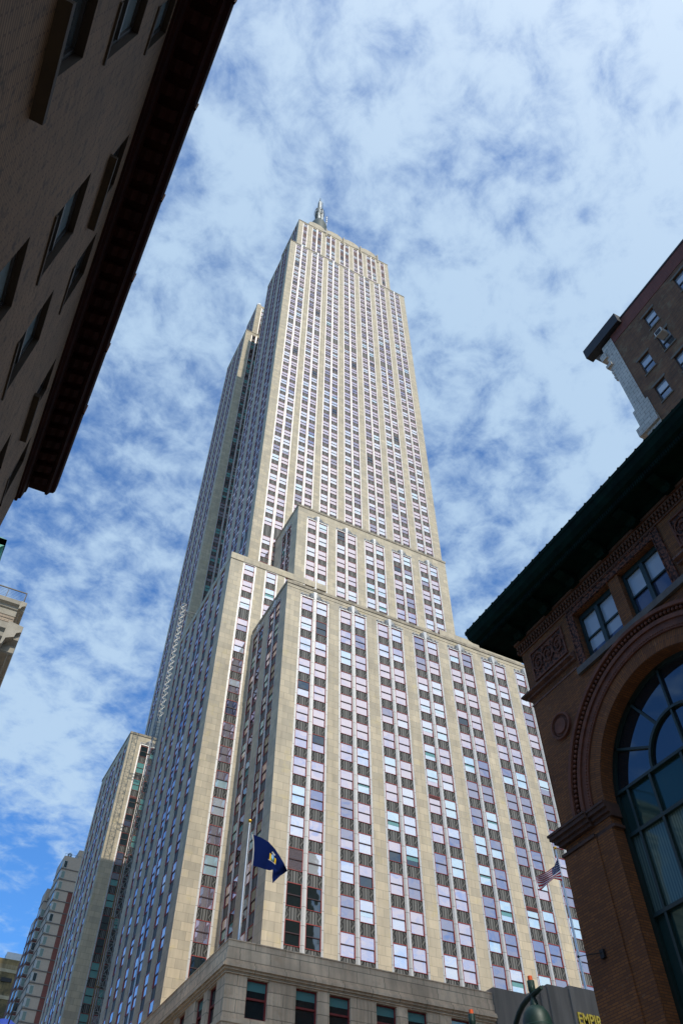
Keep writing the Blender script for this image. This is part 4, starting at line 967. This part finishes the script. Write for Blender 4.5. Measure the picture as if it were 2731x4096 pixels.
ml = N(VB, 'ShaderNodeMath', operation='MULTIPLY', inp={1: 60.0}); LK(VB, sxn.outputs[0], ml.inputs[0]); sn_ = N(VB, 'ShaderNodeMath', operation='SINE'); LK(VB, ml.outputs[0], sn_.inputs[0])
rp = ramp(VB, [(0, (.07, .12, .11)), (1, (.13, .20, .18))]); mr_ = N(VB, 'ShaderNodeMapRange', inp={'From Min': -1}); LK(VB, sn_.outputs[0], mr_.inputs['Value']); LK(VB, mr_.outputs[0], rp.inputs[0]); LK(VB, rp.outputs[0], dn.inputs['Color'])
cols = [AC-3.5, 11.5, 12.6, 13.6, 14.5, 15.95, 17.03, AC+3.5]; rws = [GZ, 2.6, 5.2, 7.8, 10.4, 12.95, ZS]
for i in range(7):
    for j in range(6):
        mi = 1 if j in (4, 2, 1) else 0
        a, b, c, d = cols[i], cols[i+1], rws[j], rws[j+1]; tl = rr.uniform(-.012, .012)
        pn.poly([(XG-tl, a, c), (XG+tl, b, c), (XG+tl, b, d), (XG-tl, a, d)], [(a, c), (b, c), (b, d), (a, d)], mi)
for i in range(NS):
    p = (AC+3.45*math.cos(math.pi*i/NS), AZ+3.45*math.sin(math.pi*i/NS)); q = (AC+3.45*math.cos(math.pi*(i+1)/NS), AZ+3.45*math.sin(math.pi*(i+1)/NS))
    if p[1] > ZS or q[1] > ZS: pn.poly([(XG, AC+.15, ZS), (XG, p[0], max(p[1], ZS)), (XG, q[0], max(q[1], ZS))], mi=2)
part(pn, 'pane', [GT, GTB, GSK], o)
# ceiling slab seen through the fanlight
# ------------------------------------------------------------------ small lamp arm on the brick pier
t_ = thing('wall_bracket', 'small black arm with a round tip fixed to the brick pier', 'bracket', (19.3, 19.36, 9.7))
mb = MB(); mb.box(19.22, 19.31, 19.27, 19.44, 9.70, 9.95); part(mb, 'mount', BLACK, t_)
mb = MB(); mb.tube((19.22, 19.36, 9.86), (18.86, 20.02, 9.90), .014, .012, 6); mb.ball((18.86, 20.02, 9.90), .04, 8); part(mb, 'arm', BLACK, t_, True)

# ------------------------------------------------------------------ apartment block above the brick cornice
AB = thing('apartment_building', 'mottled brown brick apartment block with white corner quoins, above the green cornice', 'building', (48, 8, GZ))
XA = 38.8
ABR = masonry('mottled_brick', (.19, .083, .034), (.115, .05, .024), (.10, .07, .042), .55, .16, .02, noise=.3, streak=.2, bump=.5, stain=((.18, .13, .07), .9, .52, .66))
REDB = masonry('red_brick_parapet', (.17, .042, .028), (.13, .034, .024), (.13, .07, .055), .5, .16, .018, bump=.4)
WHT = masonry('white_limestone', (.54, .51, .45), (.46, .44, .39), (.20, .19, .17), .75, .42, .02, noise=.12, streak=.12, stain=((.24, .24, .22), 1.4, .60, .66))
aw = [(14.2, 15.4, 63.2, 65.45), (10.25, 11.45, 63.35, 65.75), (16.6, 17.8, 58.95, 61.3), (14.15, 15.35, 59.2, 61.55), (13.9, 15.1, 55.3, 57.6), (10.25, 11.45, 59.2, 61.5), (16.6, 17.8, 54.6, 56.9), (10.25, 11.45, 54.9, 57.2), (6.2, 7.4, 63.3, 65.6), (6.2, 7.4, 59.2, 61.5)]
mb = MB(); ys = sorted(set([-8, 18.9]+[v for w_ in aw for v in w_[:2]])); zs = sorted(set([GZ, 66.6]+[v for w_ in aw for v in w_[2:]]))
for i in range(len(ys)-1):
    for j in range(len(zs)-1):
        ym, zm = (ys[i]+ys[i+1])/2, (zs[j]+zs[j+1])/2
        if any(a < ym < b and c < zm < d for a, b, c, d in aw): continue
        mb.poly([(XA, ys[i], zs[j]), (XA, ys[i], zs[j+1]), (XA, ys[i+1], zs[j+1]), (XA, ys[i+1], zs[j])], [(ys[i], zs[j]), (ys[i], zs[j+1]), (ys[i+1], zs[j+1]), (ys[i+1], zs[j])])
for a, b, c, d in aw: reveal(mb, 'x', XA, a, b, c, d, .3)
mb.box(XA, 60, -8, 20.1, GZ, 68.2, skip='ld'); mb.box(XA+3, XA+3.1, -8, 20, GZ, 66)
part(mb, 'wall', ABR, AB)
mb = MB(); mb.box(XA-.04, XA+.4, -8, 18.9, 66.6, 68.5, skip='r'); part(mb, 'parapet', REDB, AB)
mb = MB(); mb.box(XA-.10, XA+.5, -8, 17.2, 68.5, 68.72); part(mb, 'coping', BLACK, AB)
mb = MB(); mb.box(XA-.05, XA+.8, 18.9, 20.2, 56.6, 67.6); mb.box(XA-.08, XA+.8, 18.65, 20.45, 54.2, 56.6); mb.box(XA-.3, XA+.8, 18.6, 20.8, 53.2, 54.2); mb.box(XA-.05, XA+.8, 18.6, 20.2, GZ, 53.2)
for k in range(5): mb.box(XA-.12, XA+.1, 20.2, 20.34+.05*(k % 2), 61.8+k*.42, 62.1+k*.42)
mb.box(XA-.3, XA+.5, 19.9, 20.55, 64.1, 64.5); mb.box(XA-.25, XA+.5, 20.0, 20.7, 65.6, 66.5)
part(mb, 'quoin', WHT, AB)
mb = MB(); SL = noisy('slate_metal', (.020, .022, .027), (.012, .014, .018), 1, .7)
mb.prism([(16.9, 69.3), (21.8, 69.3), (21.75, 68.9), (20.35, 67.2), (20.2, 64.2), (19.9, 64.2), (19.9, 67.0), (17.0, 68.0)], XA+.3, 59, 'x')
mb.box(XA-.55, XA+.3, 17.2, 21.8, 67.85, 69.3)
part(mb, 'cornice', SL, AB)
for a, b, c, d in aw:
    fr = MB(); f = .09; xa, xb = XA+.16, XA+.26
    for q in ((a, a+f, c, d), (b-f, b, c, d), (a+f, b-f, d-f, d), (a+f, b-f, c, c+f), (a+f, b-f, (c+d)/2-.05, (c+d)/2+.05)): fr.box(xa, xb, *q)
    o = part(fr, 'window', prin('grey_sash', (.05, .055, .06), .5), AB)
    pn = MB(); zm = (c+d)/2; pn.poly([(XA+.2, a+f, zm), (XA+.2, b-f, zm), (XA+.2, b-f, d-f), (XA+.2, a+f, d-f)], mi=0); pn.poly([(XA+.24, a+f, c+f), (XA+.24, b-f, c+f), (XA+.24, b-f, zm), (XA+.24, a+f, zm)], mi=1)
    part(pn, 'pane', [glass('upper_sash_glass', (.85, .92, 1), .22, (.28, .31, .34)), glass('lower_sash_glass', (.75, .85, 1), .22, (.05, .06, .07))], o)  # upper panes pale grey, lower panes dark
    sl_ = MB(); sl_.box(XA-.08, XA+.14, a-.1, b+.1, c-.16, c-.002); ln_ = MB(); ln_.box(XA-.05, XA+.02, a-.2, b+.2, d+.002, d+.26); ds_ = noisy('drab_stone', (.16, .14, .11), (.11, .10, .08), 2, .8); part(sl_, 'sill', ds_, o); part(ln_, 'lintel', ds_, o)
t_ = thing('air_conditioner', 'boxy white window air conditioner under a brown brick sill', 'air conditioner', (XA-.3, 14.7, 61.2))
mb = MB(); mb.box(XA-.62, XA+.15, 14.35, 15.1, 60.75, 61.35); part(mb, 'casing', prin('cream_enamel', (.58, .56, .50), .5), t_)
mb = MB(); mb.box(XA-.64, XA-.62, 14.43, 15.02, 60.83, 61.27); part(mb, 'grille', BLACK, t_)
# unseen block added behind the lens, sized so its shadow covers the skyscraper base
t_ = thing('shade_block', 'unseen tall stone block, added to shade the skyscraper base', 'building', (30, -22, GZ))
mb = MB(); mb.box(19.6, 40, -44, -8.2, GZ, 86); part(mb, 'wall', LIMEP, t_)
mb = MB()
for i in range(9):
    for k in range(22): mb.poly([(19.57, -42+i*3.8, 3+k*3.7), (19.57, -40.3+i*3.8, 3+k*3.7), (19.57, -40.3+i*3.8, 5.2+k*3.7), (19.57, -42+i*3.8, 5.2+k*3.7)])
o = part(mb, 'window', GW, t_); o['kind'] = 'stuff'; o['label'] = 'grid of dark windows'

# ------------------------------------------------------------------ left middle: cream building with roof rail
CBd = thing('cream_brick_building', 'cream brick and stone building with stacked cornices and a roof railing', 'building', (-12, 70, GZ))
CRB = masonry('cream_brick', (.46, .36, .25), (.38, .29, .21), (.22, .18, .14), .6, .14, .02, noise=.15, bump=.4)
CRS = noisy('cream_stone', (.40, .36, .29), (.30, .27, .21), 1, .85)
mb = MB(); mb.box(-28, -1.75, 54.2, 92, 41.9, 44.2); mb.box(-28, -2.0, 54.0, 92, GZ, 40.0); part(mb, 'wall', CRB, CBd)
mb = MB()
for i in range(4): mb.box(-28 if i % 2 else -3.2, -1.77, 54.18, 54.3, 42.3+i*.36, 42.34+i*.36)
for i in range(30): mb.box(-28, -2.03, 53.97, 54.1, 10+i*1.0, 10.05+i*1.0)
part(mb, 'joint', prin('dark_joint', (.10, .08, .06), .9), CBd)  # dark strips for the rustication joints
mb = MB()
mb.prism([(54.2, 43.9), (54.05, 44.0), (54.0, 44.2), (53.75, 44.35), (53.7, 44.7), (54.2, 44.75)], -28, -1.26, 'x'); mb.prism([(-1.75, 43.9), (-1.6, 44.0), (-1.55, 44.2), (-1.3, 44.35), (-1.26, 44.7), (-1.75, 44.75)], 53.7, 92, 'y'); mb.box(-28, -1.75, 54.2, 92, 44.2, 44.74)
mb.prism([(54.0, 39.6), (53.9, 39.7), (53.85, 40.3), (53.4, 40.6), (53.35, 41.0), (53.1, 41.2), (53.05, 41.75), (54.0, 41.95)], -28, -.8, 'x'); mb.prism([(-2.0, 39.6), (-1.85, 39.7), (-1.75, 40.3), (-1.2, 40.6), (-1.15, 41.0), (-.85, 41.2), (-.8, 41.75), (-2.0, 41.95)], 53.05, 92, 'y'); mb.box(-28, -2, 54, 92, 40, 41.93)
mb.box(-28, -1.72, 54.16, 54.4, 43.35, 43.9)
part(mb, 'cornice', CRS, CBd)
mb = MB()
mb.box(-28, -1.55, 53.93, 54.0, 45.82, 45.92)
for x_ in (-1.6, -3.05, -4.5, -6): mb.box(x_-.02, x_+.03, 53.94, 53.99, 44.75, 45.82)
mb.box(-1.62, -1.55, 54.0, 80, 45.82, 45.92)
for y_ in range(54, 80, 2): mb.box(-1.61, -1.56, y_+.0, y_+.05, 44.75, 45.82)
for k in range(6): mb.tube((-28, 53.96, 44.9+k*.15), (-1.6, 53.96, 44.9+k*.15), .008, .008, 3)
part(mb, 'railing', BLACK, CBd)
def bush(name, label, c, r, n, seed, mat, squash=1.0):
    rs = random.Random(seed); mb = MB()
    for _ in range(n):
        v = Vector((rs.gauss(0, 1), rs.gauss(0, 1), rs.gauss(0, 1))).normalized()*r*rs.uniform(.55, 1.0); v.z *= squash
        p = Vector(c)+v; a = Vector((rs.gauss(0, 1), rs.gauss(0, 1), rs.gauss(0, 1))).normalized(); b_ = a.orthogonal().normalized(); s_ = r*.16
        mb.poly([p-a*s_, p+b_*s_*.6, p+a*s_, p-b_*s_*.6])
    t_ = thing(name, label, 'shrub', (c[0], c[1], c[2]-r)); part(mb, 'foliage', mat, t_)
    m2 = MB(); m2.lathe([(.001, 0), (r*.6, .02), (r*.75, r*.5), (.001, r*.5)], (c[0], c[1], c[2]-r*1.4), 12); part(m2, 'planter', prin('planter_clay', (.10, .07, .05), .8), t_)
LEAF = noisy('shrub_leaf', (.020, .045, .016), (.05, .09, .03), 8, .7)
bush('potted_shrub', 'round clipped shrub behind the railing of the cream building', (-4.0, 54.5, 45.3), .42, 700, 2, LEAF)
# green copper cornice of the building beyond
t_ = thing('copper_corniced_building', 'building at the left edge with a bright green copper cornice', 'building', (-20, 105, GZ))
mb = MB(); mb.box(-38, -10.5, 97.5, 125, GZ, 86.5); part(mb, 'wall', CRB, t_)
VERD = noisy('verdigris', (.08, .36, .27), (.05, .24, .19), .8, .6)
mb = MB(); mb.prism([(97.5, 85.5), (96.8, 86), (95.5, 88.0), (95.0, 88.4), (95, 89.7), (97.5, 90)], -38, -8.6, 'x'); mb.prism([(-10.5, 84.5), (-9.8, 85.5), (-9.0, 88.0), (-8.6, 88.4), (-8.6, 89.7), (-10.5, 90)], 95, 125, 'y'); part(mb, 'cornice', VERD, t_)

# ------------------------------------------------------------------ far left: stepped striped block and mottled block
SB = thing('striped_apartment_block', 'stepped apartment block with pale panels, red brick stripes and corner windows', 'building', (40, 255, GZ))
PALE = noisy('pale_panel', (.42, .335, .255), (.37, .295, .225), 2, .85); PB = masonry('dark_red_brick', (.17, .050, .035), (.14, .042, .03), (.12, .05, .04), .5, .2, .01, noise=.08, streak=.05)
LEDGE = noisy('brown_ledge', (.14, .12, .105), (.10, .085, .075), 1, .8)
TG = glass('green_blind_window', (.8, .9, .9), .16, (.17, .22, .19)); WF = prin('pale_window_frame', (.36, .36, .34), .6)
def stepped(x0, x1, y, ztop, wx0, wx1, pale_end, dep, red_side=False, n=26, H=3.045):
    w_ = MB(); lg = MB(); rb = MB()
    w_.box(x0, x1, y, y+dep, GZ, ztop)
    if pale_end is not None: rb.box(pale_end, x1, y-.05, y, GZ, ztop-.95-3*H)
    else: rb.box(x0+.02, x1, y-.05, y, GZ, ztop-2.3)
    if red_side: rb.box(x0-.05, x0, y+.4, y+dep, GZ, ztop-2.3)
    for k in range(n):
        z = ztop-.95-k*H
        if z < 36: break
        lg.box(x0-.15, x1, y-.16, y, z-3.0, z-2.78); lg.box(x0-.15, x0, y, y+dep, z-3.0, z-2.78)
        zt_, zb_ = z-.45, z-2.45
        if wx0 is None: continue
        fr = MB(); fr.box(wx0, wx0+.12, y-.10, y-.052, zb_, zt_); fr.box(wx1-.07, wx1, y-.10, y-.052, zb_, zt_); fr.box(wx0+.12, wx1-.07, y-.10, y-.052, zt_-.1, zt_); fr.box(wx0+.12, wx1-.07, y-.12, y-.052, zb_-.14, zb_)
        fr.box(x0-.10, wx0, y-.09, y+.16, zb_, zt_); 
        o = part(fr, 'window', WF, SB)
        pn = MB(); dk_ = 1 if (k*7+int(y)) % 5 == 0 else 0
        pn.poly([(wx0+.12, y-.07, zb_), (wx1-.07, y-.07, zb_), (wx1-.07, y-.07, zt_-.1), (wx0+.12, y-.07, zt_-.1)], mi=dk_)
        pn.poly([(x0-.07, y+.16, zb_), (x0-.07, y+2.3, zb_), (x0-.07, y+2.3, zt_), (x0-.07, y+.16, zt_)], mi=0)
        part(pn, 'pane', [TG, G_DARK], o)
    part(w_, 'wall', PALE, SB); part(lg, 'ledge', LEDGE, SB); part(rb, 'brick_stripe', PB, SB)
stepped(32.2, 46, 240, 113.15, 32.55, 33.6, 35.95, 9, n=26)
stepped(32.75, 40, 247.5, 109.8, None, None, None, 7)
stepped(31.75, 38, 254.5, 109.2, None, None, 34, 6)
stepped(30.95, 40, 249.1, 102.3, 31.1, 32.2, None, 4.5, True, n=23)
stepped(31.65, 36, 262, 103.1, 31.9, 32.7, None, 5, True, n=22)
stepped(33.2, 37, 276, 99.5, None, None, None, 6, True)
mb = MB(); mb.box(36.6, 44, 244, 252, 112, 117.6); part(mb, 'penthouse', PALE, SB)
mb = MB()
for x_ in range(32, 40): mb.tube((x_+.3, 240.4, 113.1), (x_+.3, 240.4, 114.0), .03, .03, 4)
mb.tube((32.3, 240.4, 114.0), (41, 240.4, 114.0), .03, .03, 4); part(mb, 'railing', BLACK, SB)
bush('roof_shrub', 'small dark shrub on the roof edge of the striped block', (33.7, 240.8, 113.9), .75, 300, 5, LEAF)
MBd = thing('mottled_block', 'stained yellow brown windowless block with pale bands, far left', 'building', (32, 310, GZ))
OCH = masonry('stained_render', (.20, .145, .055), (.17, .12, .05), (.22, .17, .09), 30, 8.5, .6, noise=.3, streak=.35, stain=((.06, .05, .022), .16, .46, .58), bump=.1)
mb = MB(); mb.box(28.6, 42, 300, 325, GZ, 104.2); part(mb, 'wall', OCH, MBd)
mb = MB()
for z in (100.2, 92.5, 83.5, 75): mb.box(28.5, 42.1, 299.8, 325, z, z+1.0)
part(mb, 'band', noisy('pale_band', (.36, .31, .20), (.25, .21, .14), .5, .9), MBd)
mb = MB(); mb.box(30.8, 36, 302, 306, 104.2, 107.0); part(mb, 'roof_tank', noisy('pale_tank', (.50, .52, .52), (.42, .44, .45), 1, .6), MBd)
mb = MB(); mb.box(31, 34.5, 299.7, 299.8, 97.4, 98.6); part(mb, 'vent', BLACK, MBd)

# ------------------------------------------------------------------ street lamp with two drooping heads
SL_ = thing('street_lamp', 'dark green twin lamp post with drooping bell lamps and orange caps', 'street lamp', (11.73, 15.1, GZ))
LGR = noisy('lamp_green', (.008, .030, .026), (.014, .045, .038), 6, .5, .1); ORG = prin('orange_cell', (.80, .13, .03), .4)
mb = MB(); mb.lathe([(.30, 0), (.30, .5), (.22, .6), (.17, 1.2), (.12, 1.3), (.085, 5.6), (.07, 5.9), (.001, 6.0)], (11.73, 15.1, GZ), 16); part(mb, 'post', LGR, SL_, True)
for s_ in (-1, 1):
    zt_ = 5.93; yl = 15.1+s_*1.1
    pts = []
    for i in range(13):
        t = math.pi*i/12; pts.append((11.73, 15.1+s_*(.55-.52*math.cos(t))-s_*.0, 5.35+.62*math.sin(t)*1.0+(.0)))
    pts = [(11.73, 15.1, 3.4), (11.73, 15.1+s_*.05, 4.6)]+pts[1:11]+[(11.73, yl-.03*s_, 5.85)]
    pts = [(11.73, 15.1+s_*1.1*(1-math.cos(R(a)))*.95 if a <= 90 else 0, 4.35+1.58*math.sin(R(a))) for a in range(0, 91, 9)]
    mb = MB(); mb.path([(11.73, 15.1, 3.9)]+pts, .055, 10); mb.tube((11.73, yl-.06*s_, 5.93), (11.73, yl+.30*s_, 5.99), .062, .04, 8); part(mb, 'arm', LGR, SL_, True)
    mb = MB(); mb.lathe([(.075, .30), (.075, .12), (.055, .08), (.05, -.02), (.07, -.06), (.09, -.16), (.18, -.20), (.25, -.30), (.285, -.42), (.295, -.52), (.32, -.54), (.32, -.60), (.27, -.61)], (11.73, yl, 5.90), 24); mb.lathe([(.001, .30), (.075, .30)], (11.73, yl, 5.90), 12); o = part(mb, 'lamp_head', LGR, SL_, True)
    mb = MB(); mb.lathe([(.27, -.60), (.26, -.68), (.18, -.78), (.001, -.82)], (11.73, yl, 5.90), 20); m_ = part(mb, 'lens', prin('frosted_lens', (.34, .36, .36), .25), SL_, True)
    mb = MB(); mb.lathe([(.05, .30), (.05, .39), (.001, .40)], (11.73, yl, 5.90), 14); part(mb, 'orange_cap', ORG, SL_, True)
# ------------------------------------------------------------------ blue pennants at the far street corner
BLU = prin('blue_nylon', (.015, .05, .33), .6)
t_ = thing('street_banner', 'pair of rounded blue banners on a thin pole, bottom left corner', 'banner', (4.2, 41, GZ))
mb = MB(); mb.tube((4.5, 41, GZ), (4.9, 39, 12.2), .04, .03, 6); part(mb, 'pole', BLACK, t_)
for c, r in (((4.95, 41.05, 11.15), .78), ((4.0, 43.4, 11.7), .62)):
    mb = MB(); mb.ball(c, r, 14); o = part(mb, 'banner_cloth', BLU, t_, True)
